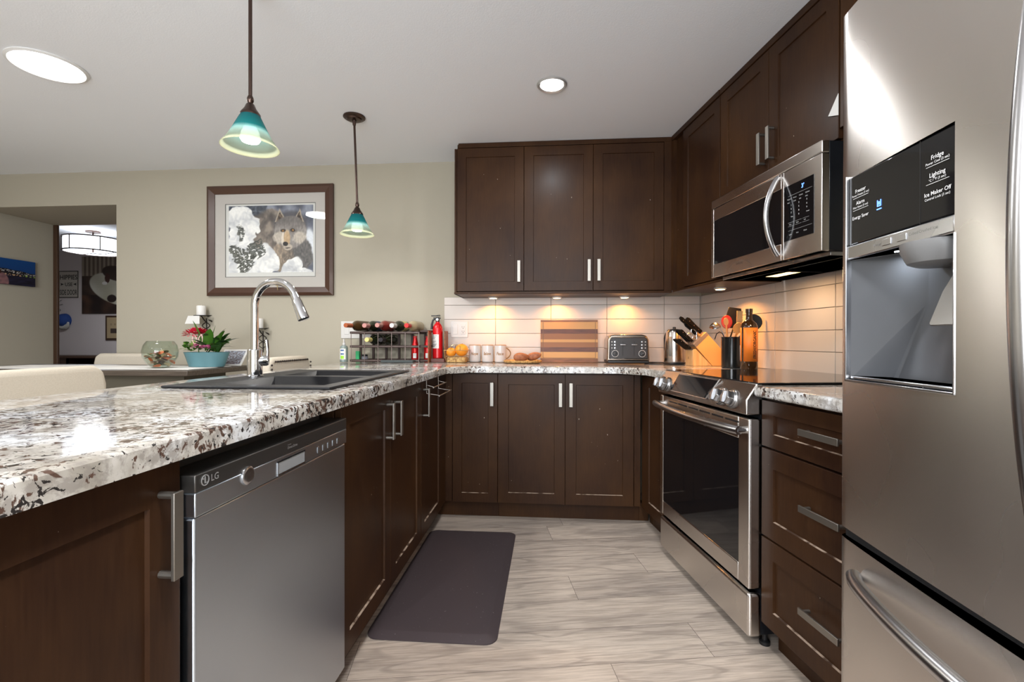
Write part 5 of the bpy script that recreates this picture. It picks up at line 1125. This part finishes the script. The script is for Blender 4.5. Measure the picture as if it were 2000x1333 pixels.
mug('white mug reading Hope, leftmost of the three mugs', -.530, 3.345, 'Hope', (-.25, .95, 0)); mug('white mug reading Believe, middle of the three mugs', -.440, 3.345, 'Believe', (.1, 1, 0)); mug('white mug reading Peace, with gold handle on its right', -.350, 3.345, 'Peace', (1, .25, 0))
tr_ = MB(); tr_.lathe([(0, 0), (.115, 0), (.128, .006), (.130, .016), (.122, .020), (.115, .012), (0, .010)], (-.188, 3.245, CT + .0006), n=40, ribs=.004, sx=1.); tr_.build('woven_tray', WICK, None, loc=(-.188, 3.245, CT), label='round woven wicker tray holding two sweet potatoes', cat='tray')
def potato(label, x, y, z, L, r, an, el=0.):
    t_ = MB(); t_.ball((0, 0, 0), 1, n=20); M_ = Matrix.Rotation(an, 3, 'Z') @ Matrix.Rotation(el, 3, 'Y')
    t_.v = [M_ @ Vector((v.x * L, v.y * r * (1 - .2 * v.x) * (1 + .1 * ns(v.x, v.z, 2)), v.z * r * (1 - .2 * v.x) * (1 + .1 * ns(v.y, v.x, 2)))) + Vector((x, y, z)) for v in t_.v]
    t_.build('sweet_potato', POTATO, None, loc=(x, y, z - r), label=label, cat='vegetable', group='sweet potatoes on the wicker tray', ang=80)
potato('rounder sweet potato on the left of the wicker tray', -.195, 3.225, CT + .040, .055, .030, .3); potato('longer sweet potato on the right, tipped up by the board', -.110, 3.255, CT + .046, .052, .027, -.2, -.25)
cbd = thing('cutting_board', 'striped light and dark wood cutting board leaning on the tiles', 'cutting board', (.128, 3.40, CT), W)
BX0, BX1 = -.068, .330; BH = .296; tilt = .10
def Pb(x, n, h): return (x, 3.385 + h * tilt * .5 - n, CT + .001 + h)
LM2 = mat('board_maple', (.52, .26, .075), .45); MD = mat('board_cherry', (.24, .085, .018), .45)
st__ = [(0, .028, CHERRY), (.028, .072, LM2), (.072, .105, WALNUT), (.105, .140, MD), (.140, .160, LM2), (.160, .182, MD), (.182, .200, MD), (.200, .232, WALNUT), (.232, .282, LM2), (.282, BH, CHERRY)]
b = MB(); ms = [CHERRY, LM2, WALNUT, MD]
for z0, z1, m_ in st__: b.box(BX0, BX1, 0, .028, z0, z1, ms.index(m_), Pb)
b.build('board', ms, cbd)
b = MB()
for q in ((BX0 + .016, BX0 + .019), (BX1 - .019, BX1 - .016)): b.box(q[0], q[1], .028, .0285, .03, .28, 0, Pb)
for q in ((.03, .0325),): b.box(BX0 + .016, BX1 - .016, .028, .0285, q[0], q[1], 0, Pb)
b.build('juice_groove', mat('groove_shadow_wood', (.16, .07, .025), .5), cbd)

# ------------------------------------------------------------------ toaster
TX0, TX1, TY0, TY1 = .372, .648, 3.175, 3.40; to = thing('toaster', 'dark grey four-slice toaster with two dials on the counter', 'toaster', (.51, 3.28, CT), W)
TG = mat('graphite_enamel', (.030, .027, .027), .35, .1); TCH = mat('toaster_bronze_steel', (.42, .36, .30), .2, 1.)
b = MB(); pr = [(TX0, CT + .02), (TX0 + .006, CT + .16), (TX0 + .02, CT + .185), (TX0 + .05, CT + .193), (TX1 - .05, CT + .193), (TX1 - .02, CT + .185), (TX1 - .006, CT + .16), (TX1, CT + .02)]
b.prism(pr, TY0 + .012, TY1, 0); b.build('shell', TCH, to, bevel=.008, seg=3)
b = MB(); k = .012; pr2 = [(TX0 + .012, CT + .032), (TX0 + .016, CT + .155), (TX0 + .028, CT + .176), (TX1 - .028, CT + .176), (TX1 - .016, CT + .155), (TX1 - .012, CT + .032)]; b.prism(pr2, TY0, TY0 + .02, 0); b.build('front_panel', TG, to, bevel=.006, seg=3)
b = MB(); b.box(TX0 + .004, TX1 - .004, TY0 + .004, TY1 - .004, CT + .006, CT + .022); b.build('base', BLACKP, to, bevel=.004)
b = MB(); b.box(TX0 + .02, TX1 - .02, TY0 - .0012, TY0 + .004, CT + .0335, CT + .0375); b.build('chrome_trim', CHROME, to)
for x in (.423, .597):
    b = MB(); b.lathe([(.0225, 0), (.0225, .0015), (.0205, .0015), (.0205, 0), (.0225, 0)], (x, TY0 - .0002, CT + .068), axis=(0, -1, 0), n=32); b.build('dial_ring', LABELW, to)
    b = MB(); b.lathe([(0, 0), (.0165, 0), (.0155, .012), (0, .013)], (x, TY0 - .0002, CT + .068), axis=(0, -1, 0), n=28); dk_ = b.build('dial', BLACKP, to)
    s = 1 if x < .5 else -1; b = MB(); b.tube([(x - .010, TY0 - .0135, CT + .068 + s * .006), (x + .010, TY0 - .0135, CT + .068 - s * .006)], .0014, 6); b.build('pointer', CHROME, dk_)
    for j in range(3): MB().lathe([(0, 0), (.0065, 0), (.006, .004), (0, .0045)], (x, TY0 - .0002, CT + .105 + j * .020), axis=(0, -1, 0), n=20).build('button', STEEL2, to)
    b = MB(); 
    for j in range(3): b.box(x + (.017 if x > .5 else -.024), x + (.024 if x > .5 else -.017), TY0 - .0008, TY0, CT + .103 + j * .02, CT + .107 + j * .02)
    b.build('button_symbol', LABELW, to, kind='stuff')
for x in (.473, .546):
    b = MB(); b.box(x - .003, x + .003, TY0 - .0008, TY0 + .002, CT + .055, CT + .15); b.build('lever_slot', INK, to)
    b = MB(); b.box(x - .019, x + .019, TY0 - .016, TY0 - .002, CT + .122, CT + .131); b.build('lever', STEEL2, to, bevel=.003)
b = MB(); b.tube([(.648, 3.36, CT + .004), (.70, 3.38, CT + .0035), (.76, 3.36, CT + .0035), (.83, 3.33, CT + .0035)], .003, 8); b.build('power_cord', BLACKP, to)

# ------------------------------------------------------------------ kettle, knife block, crock, oil bottle  (right-hand frame)
kx, ky = 1.352, 3.00; ke = thing('kettle', 'brushed steel cordless kettle behind the knife block', 'kettle', (kx, ky, CT), R)
MB().lathe([(0, .012), (.062, .012), (.064, .02), (.060, .10), (.052, .205), (.048, .214), (0, .216)], (kx, ky, CT + .0006), n=40).build('body', steel('kettle_steel', (.55, .5, .46), .22, .5), ke)
MB().lathe([(0, 0), (.066, 0), (.068, .006), (.064, .0125), (0, .0125)], (kx, ky, CT + .0006), n=36).build('base', BLACKP, ke)
b = MB(); b.lathe([(0, .0), (.046, 0), (.040, .010), (.010, .014), (.010, .026), (0, .028)], (kx, ky, CT + .216), n=30); b.build('lid', BLACKP, ke)
a0 = 3.9; b = MB(); d0 = Vector((math.cos(a0), math.sin(a0), 0)); o0 = Vector((kx, ky, CT)); sd_ = Vector((-d0.y, d0.x, 0))
b.add([o0 + d0 * (.0625 if h < .1 else .0585) + sd_ * s * .008 + Vector((0, 0, h)) for h, s in ((.055, -1), (.055, 1), (.18, 1), (.18, -1))], [(0, 1, 2, 3)]); b.build('water_window', mat('window_grey', (.25, .24, .22), .2), ke, solid=.002)
b = MB(); h = Vector((-.2, .98, 0)); b.tube([o0 + h * q + Vector((0, 0, z)) for q, z in ((.05, .19), (.085, .20), (.10, .17), (.098, .10), (.075, .04))], .009, 10); b.build('handle', BLACKP, ke)

KY0, KY1 = 2.75, 2.845; kb = thing('knife_block', 'pale wooden slanted knife block full of black-handled knives', 'knife block', (1.44, 2.8, CT), R)
b = MB(); z = CT + .0006
b.prism([(1.356, z), (1.480, z), (1.374, z + .104), (1.356, z + .096)], KY0 + .002, KY1, 0); b.build('steak_knife_base', LMAPLE, kb, bevel=.002)
b = MB(); b.prism([(1.480, z), (1.540, z), (1.540, z + .098), (1.437, z + .206), (1.363, z + .129)], KY0, KY1, 0); b.build('slanted_block', mat('orange_maple', (.58, .30, .10), .4), kb, bevel=.002)
ax_ = Vector((-.69, 0, .724)).normalized(); fc_ = Vector((.724, 0, .69)).normalized()
b = MB(); p0 = Vector((1.363, 0, z + .129)) ; L_f = (Vector((1.437, 0, z + .206)) - p0).length
vs = []
for y in (KY0 - .001, KY1 + .001):
    for s, tt in ((-.001, -.020), (L_f + .001, -.020), (L_f + .001, .003), (-.001, .003)): v = p0 + fc_ * s + ax_ * tt; vs.append((v.x, y, v.z))
b.add(vs, [(0, 1, 2, 3), (7, 6, 5, 4), (0, 4, 5, 1), (1, 5, 6, 2), (2, 6, 7, 3), (3, 7, 4, 0)]); b.build('top_plate', mat('grey_wood_plate', (.22, .18, .15), .35, .3), kb, bevel=.001)
b = MB(); text(b, 'A', .022, lambda x, y: (1.3555, 2.815 - x, CT + .042 + y)); b.build('stamp', mat('burnt_stamp', (.05, .03, .02), .6), kb)
KH = mat('black_knife_handle', (.004, .0038, .0038), .35, spec=.12)
def knife(label, base, d, L, wd, y, grp, bol=True):
    d = Vector(d).normalized(); w_ = Vector((-d.z, 0, d.x)); base = Vector((base[0], y, base[1])); t_ = thing('knife', label, 'knife', tuple(base), R, grp)
    b = MB(); pts = [(0, -.5), (0, .5), (L * .5, .42), (L * .85, .55), (L, .3), (L * 1.01, -.35), (L * .9, -.62), (L * .5, -.5)]
    vs = []
    for s in (-1, 1):
        for q, h in pts: v = base + d * (q + .012) + w_ * h * wd; vs.append((v.x, y + s * wd * .28, v.z))
    n = len(pts); b.add(vs, [tuple(range(n)), tuple(range(2 * n - 1, n - 1, -1))] + [(i, i + n, (i + 1) % n + n, (i + 1) % n) for i in range(n)]); hd = b.build('handle', KH, t_, bevel=.002)
    b = MB(); q0 = base - d * .0045; vs = []
    for s in (-1, 1):
        for q, h in ((0, -.5), (0, .5), (.016, .5), (.016, -.5)): v = q0 + d * q + w_ * h * wd * .8; vs.append((v.x, y + s * .0014, v.z))
    b.add(vs, [(0, 1, 2, 3), (7, 6, 5, 4), (0, 4, 5, 1), (1, 5, 6, 2), (2, 6, 7, 3), (3, 7, 4, 0)]); b.build('bolster', STEEL2, t_)
    b = MB()
    for q in (.2, .5, .8): v = base + d * (q * L + .012); b.tube([(v.x, y - wd * .28 - .0006, v.z), (v.x, y + wd * .28 + .0006, v.z)], .0022, 8)
    b.build('rivets', STEEL2, hd)
kn = [(.012, 2.765, .10, .017, 'small black-handled knife low on the block, nearest the camera'), (.012, 2.795, .10, .017, 'small black-handled knife low on the block, second row back'), (.012, 2.825, .10, .017, 'small black-handled knife low on the block, farthest back'),
      (.090, 2.768, .125, .024, 'large black-handled knife at the top front edge of the block'), (.072, 2.80, .10, .020, 'black-handled knife in the middle of the block top'), (.088, 2.828, .14, .022, 'long black-handled knife reaching highest at the back of the block')]
for s, y, L, wd, lb in kn: v = p0 + fc_ * s + ax_ * .006; knife(lb, (v.x, v.z), (ax_.x, ax_.z) if False else (-.74, 0, .67), L, wd, y, 'kitchen knives in the block')
sdv = Vector((-.80, 0, .60)); 
for k, w_ in enumerate(('nearest', 'second', 'third', 'fourth', 'fifth', 'farthest')):
    knife('black steak knife in the lower row of the block, %s from camera' % w_, (1.358, CT + .098), sdv, .095, .013, 2.760 + k * .0155, 'steak knives in the block base')
t_ = thing('kitchen_scissors', 'kitchen scissors with metal handles stuck in the knife block', 'scissors', (1.39, 2.79, 1.08), R)
b = MB()
for s in (-1, 1):
    c0 = p0 + fc_ * .045 + ax_ * .045 + Vector((0, 0, 0)); c0 = Vector((c0.x, 2.782, c0.z)) + fc_ * s * .018
    b.tube([c0 + ax_ * .022 * math.cos(a) + fc_ * .013 * math.sin(a) for a in [k / 12 * 2 * PI for k in range(13)]], .0035, 8, cap=False)
    b.tube([c0 - ax_ * .022, Vector((p0.x, 2.782, p0.z)) + fc_ * .045], .004, 8)
b.build('handles', STEEL2, t_)

cx_, cy_ = 1.475, 2.525; cr = thing('utensil_crock', 'black ceramic crock holding cooking utensils behind the stove', 'crock', (cx_, cy_, CT), R)
cx_, cy_ = 1.49, 2.56
b = MB(); b.open_lathe([(.050, 0), (.055, .004), (.056, .165), (.058, .175), (.054, .175), (.052, .165), (.050, .010), (0.0001, .008), (0.0001, 0)], (cx_, cy_, CT + .0006), n=40); b.build('pot', mat('black_ceramic', (.008, .009, .009), .18, coat=.3), cr)
def oval(a, c, th=.003, dish=0., nrm=(-.3, -.95, 0)):
    def f(mb, p, q):
        d = (q - p).normalized(); n = Vector(nrm); n = (n - d * n.dot(d)).normalized(); w_ = d.cross(n); N = 18; vs = []
        for s in (-1, 1):
            vs.append(q + d * c * .9 + n * (s * th - dish * .8))
            for k in range(N): an = 2 * PI * k / N; vs.append(q + d * (c * .9 + c * math.cos(an)) + w_ * a * math.sin(an) + n * (s * th))
        fs = [(0, 1 + k, 1 + (k + 1) % N) for k in range(N)] + [(N + 1, N + 2 + (k + 1) % N, N + 2 + k) for k in range(N)] + [(1 + k, N + 2 + k, N + 2 + (k + 1) % N, 1 + (k + 1) % N) for k in range(N)]
        mb.add(vs, fs)
    return f
def poly(pts, th=.002, nrm=(-.3, -.95, 0)):
    def f(mb, p, q):
        d = (q - p).normalized(); n = Vector(nrm); n = (n - d * n.dot(d)).normalized(); w_ = d.cross(n); m_ = len(pts); vs = []
        for s in (-1, 1): vs += [q + w_ * x + d * y + n * s * th for x, y in pts]
        mb.add(vs, [tuple(range(m_)), tuple(range(2 * m_ - 1, m_ - 1, -1))] + [(i, i + m_, (i + 1) % m_ + m_, (i + 1) % m_) for i in range(m_)])
    return f
BN = mat('black_nylon', (.006, .0055, .0055), .5, spec=.25); RIMZ = CT + .177
def utensil(name, label, g, top, shaft_m, head=None, head_m=None, cat='utensil', r=.0045, hd=None, bend=()):
    """g: where the shaft crosses the crock mouth, top: its upper end, both as offsets from the crock's middle"""
    foot = Vector((cx_ + g[0] * .7, cy_ + g[1] * .7, CT + .0145)); rim = Vector((cx_ + g[0], cy_ + g[1], RIMZ)); tp = Vector((cx_ + top[0], cy_ + top[1], top[2]))
    t_ = thing(name, label, cat, tuple(foot), R, 'utensils in the black crock')
    b = MB(); b.tube([foot, rim, tp] + [Vector((cx_ + x, cy_ + y, z)) for x, y, z in bend], r, 8); b.build('handle', shaft_m, t_)
    if head:
        d = Vector(hd) if hd else (tp - rim); hb = MB(); head(hb, tp - d.normalized() * .05, tp); hb.build('head', head_m, t_, bevel=.001)
utensil('spoon', 'wooden spoon with rounded bowl at the front of the crock', (-.004, -.040), (-.002, -.050, 1.122), WOODSP, oval(.026, .032, dish=.006), WOODSP, 'spoon')
utensil('wooden_fork', 'wooden tool leaning left out of the crock', (-.036, -.014), (-.044, -.020, 1.165), WOODSP, oval(.013, .022), WOODSP, 'spoon')
utensil('slotted_spoon', 'red slotted spoon standing upright in the crock', (-.010, .030), (-.006, .040, 1.150), mat('red_nylon', (.22, .005, .006), .35), oval(.030, .040), MATS['red_nylon'], 'spoon')
utensil('turner', 'black angular slotted turner, tallest tool in the crock', (.016, .040), (.048, .066, 1.150), BN, poly([(-.022, 0), (.022, 0), (.048, .05), (.036, .115), (-.030, .122), (-.048, .05)]), BN, 'spatula', hd=(.05, 0, 1))
utensil('wooden_spatula', 'flat speckled wooden spatula in front of the black turner', (.016, -.008), (.040, -.002, 1.128), WOODSP, poly([(-.008, 0), (.008, 0), (.016, .03), (.016, .118), (-.015, .118), (-.015, .03)]), mat('speckled_wood', (.42, .28, .12), .6), 'spatula', hd=(.05, 0, 1))
utensil('skimmer', 'round black spatula behind the orange bottle', (.043, -.008), (.098, -.046, 1.140), BN, oval(.044, .045, nrm=(-.6, -.8, 0)), BN, 'spatula', hd=(.05, 0, 1))
utensil('ladle', 'silver ladle hooking over the left of the crock', (-.030, .022), (-.062, .026, 1.170), STEEL2, lambda mb, p, q: mb.lathe([(0.0001, -.004), (.018, .0), (.030, .014), (.032, .022), (.030, .022), (.027, .014), (.016, .004), (.0001, 0), (.0001, -.004)], q + Vector((-.024, 0, .004)), axis=(-.1, -.3, -1), n=24), STEEL2, 'ladle')
utensil('whisk_hook', 'thin black curved wire tool at the left of the crock', (-.046, .002), (-.062, -.012, 1.118), BN, r=.0025, bend=((-.080, -.014, 1.128), (-.098, -.014, 1.115), (-.108, -.014, 1.085)))
utensil('spatula', 'steel handled spatula leaning right in the crock', (.022, -.037), (.058, -.046, 1.150), STEEL2, cat='spatula', r=.004)

ox_, oy_ = 1.490, 2.395; ob = thing('oil_bottle', 'tall dark glass bottle with orange label behind the cooktop', 'bottle', (ox_, oy_, CT), R); z = CT + .0006
MB().lathe([(0, 0), (.040, 0), (.042, .003), (.042, .225), (.036, .245), (.018, .262), (.0155, .275), (.0155, .30), (.0175, .302), (.0175, .322), (0, .323)], (ox_, oy_, z), n=40).build('glass', DGLASS, ob)
am = 3.93
b = MB(); aa = [am - 1.5 + k * .2 for k in range(16)]; Rr = .0428
for lo, hi in ((0, 5), (5, 16)):
    q = aa[lo:hi] if lo == 0 else aa[lo:hi]; q = [x + (.06 if lo else -.02) for x in q]; m_ = len(q); b.add([(ox_ + Rr * math.cos(a), oy_ + Rr * math.sin(a), z + h) for h in (.045, .222) for a in q], [(i, i + 1, i + 1 + m_, i + m_) for i in range(m_ - 1)], 0)
q = aa[0:3]; b.add([(ox_ + (Rr + .0006) * math.cos(a), oy_ + (Rr + .0006) * math.sin(a), z + h) for h in (.05, .13) for a in q], [(0, 1, 4, 3), (1, 2, 5, 4)], 1)
b.build('label', [ORLAB, LABELW], ob, solid=.0004)
b = MB(); vs, fs = text_geo('FRESH//ORGANIC', .024, bold=.025); x0_, x1_ = min(v[0] for v in vs), max(v[0] for v in vs); k = .145 / (x1_ - x0_)
b.add([(ox_ + (Rr + .001) * math.cos(5.02 - (v[1]) / Rr), oy_ + (Rr + .001) * math.sin(5.02 - (v[1]) / Rr), z + .062 + (v[0] - x0_) * k) for v in vs], fs); b.build('lettering', INK, ob)
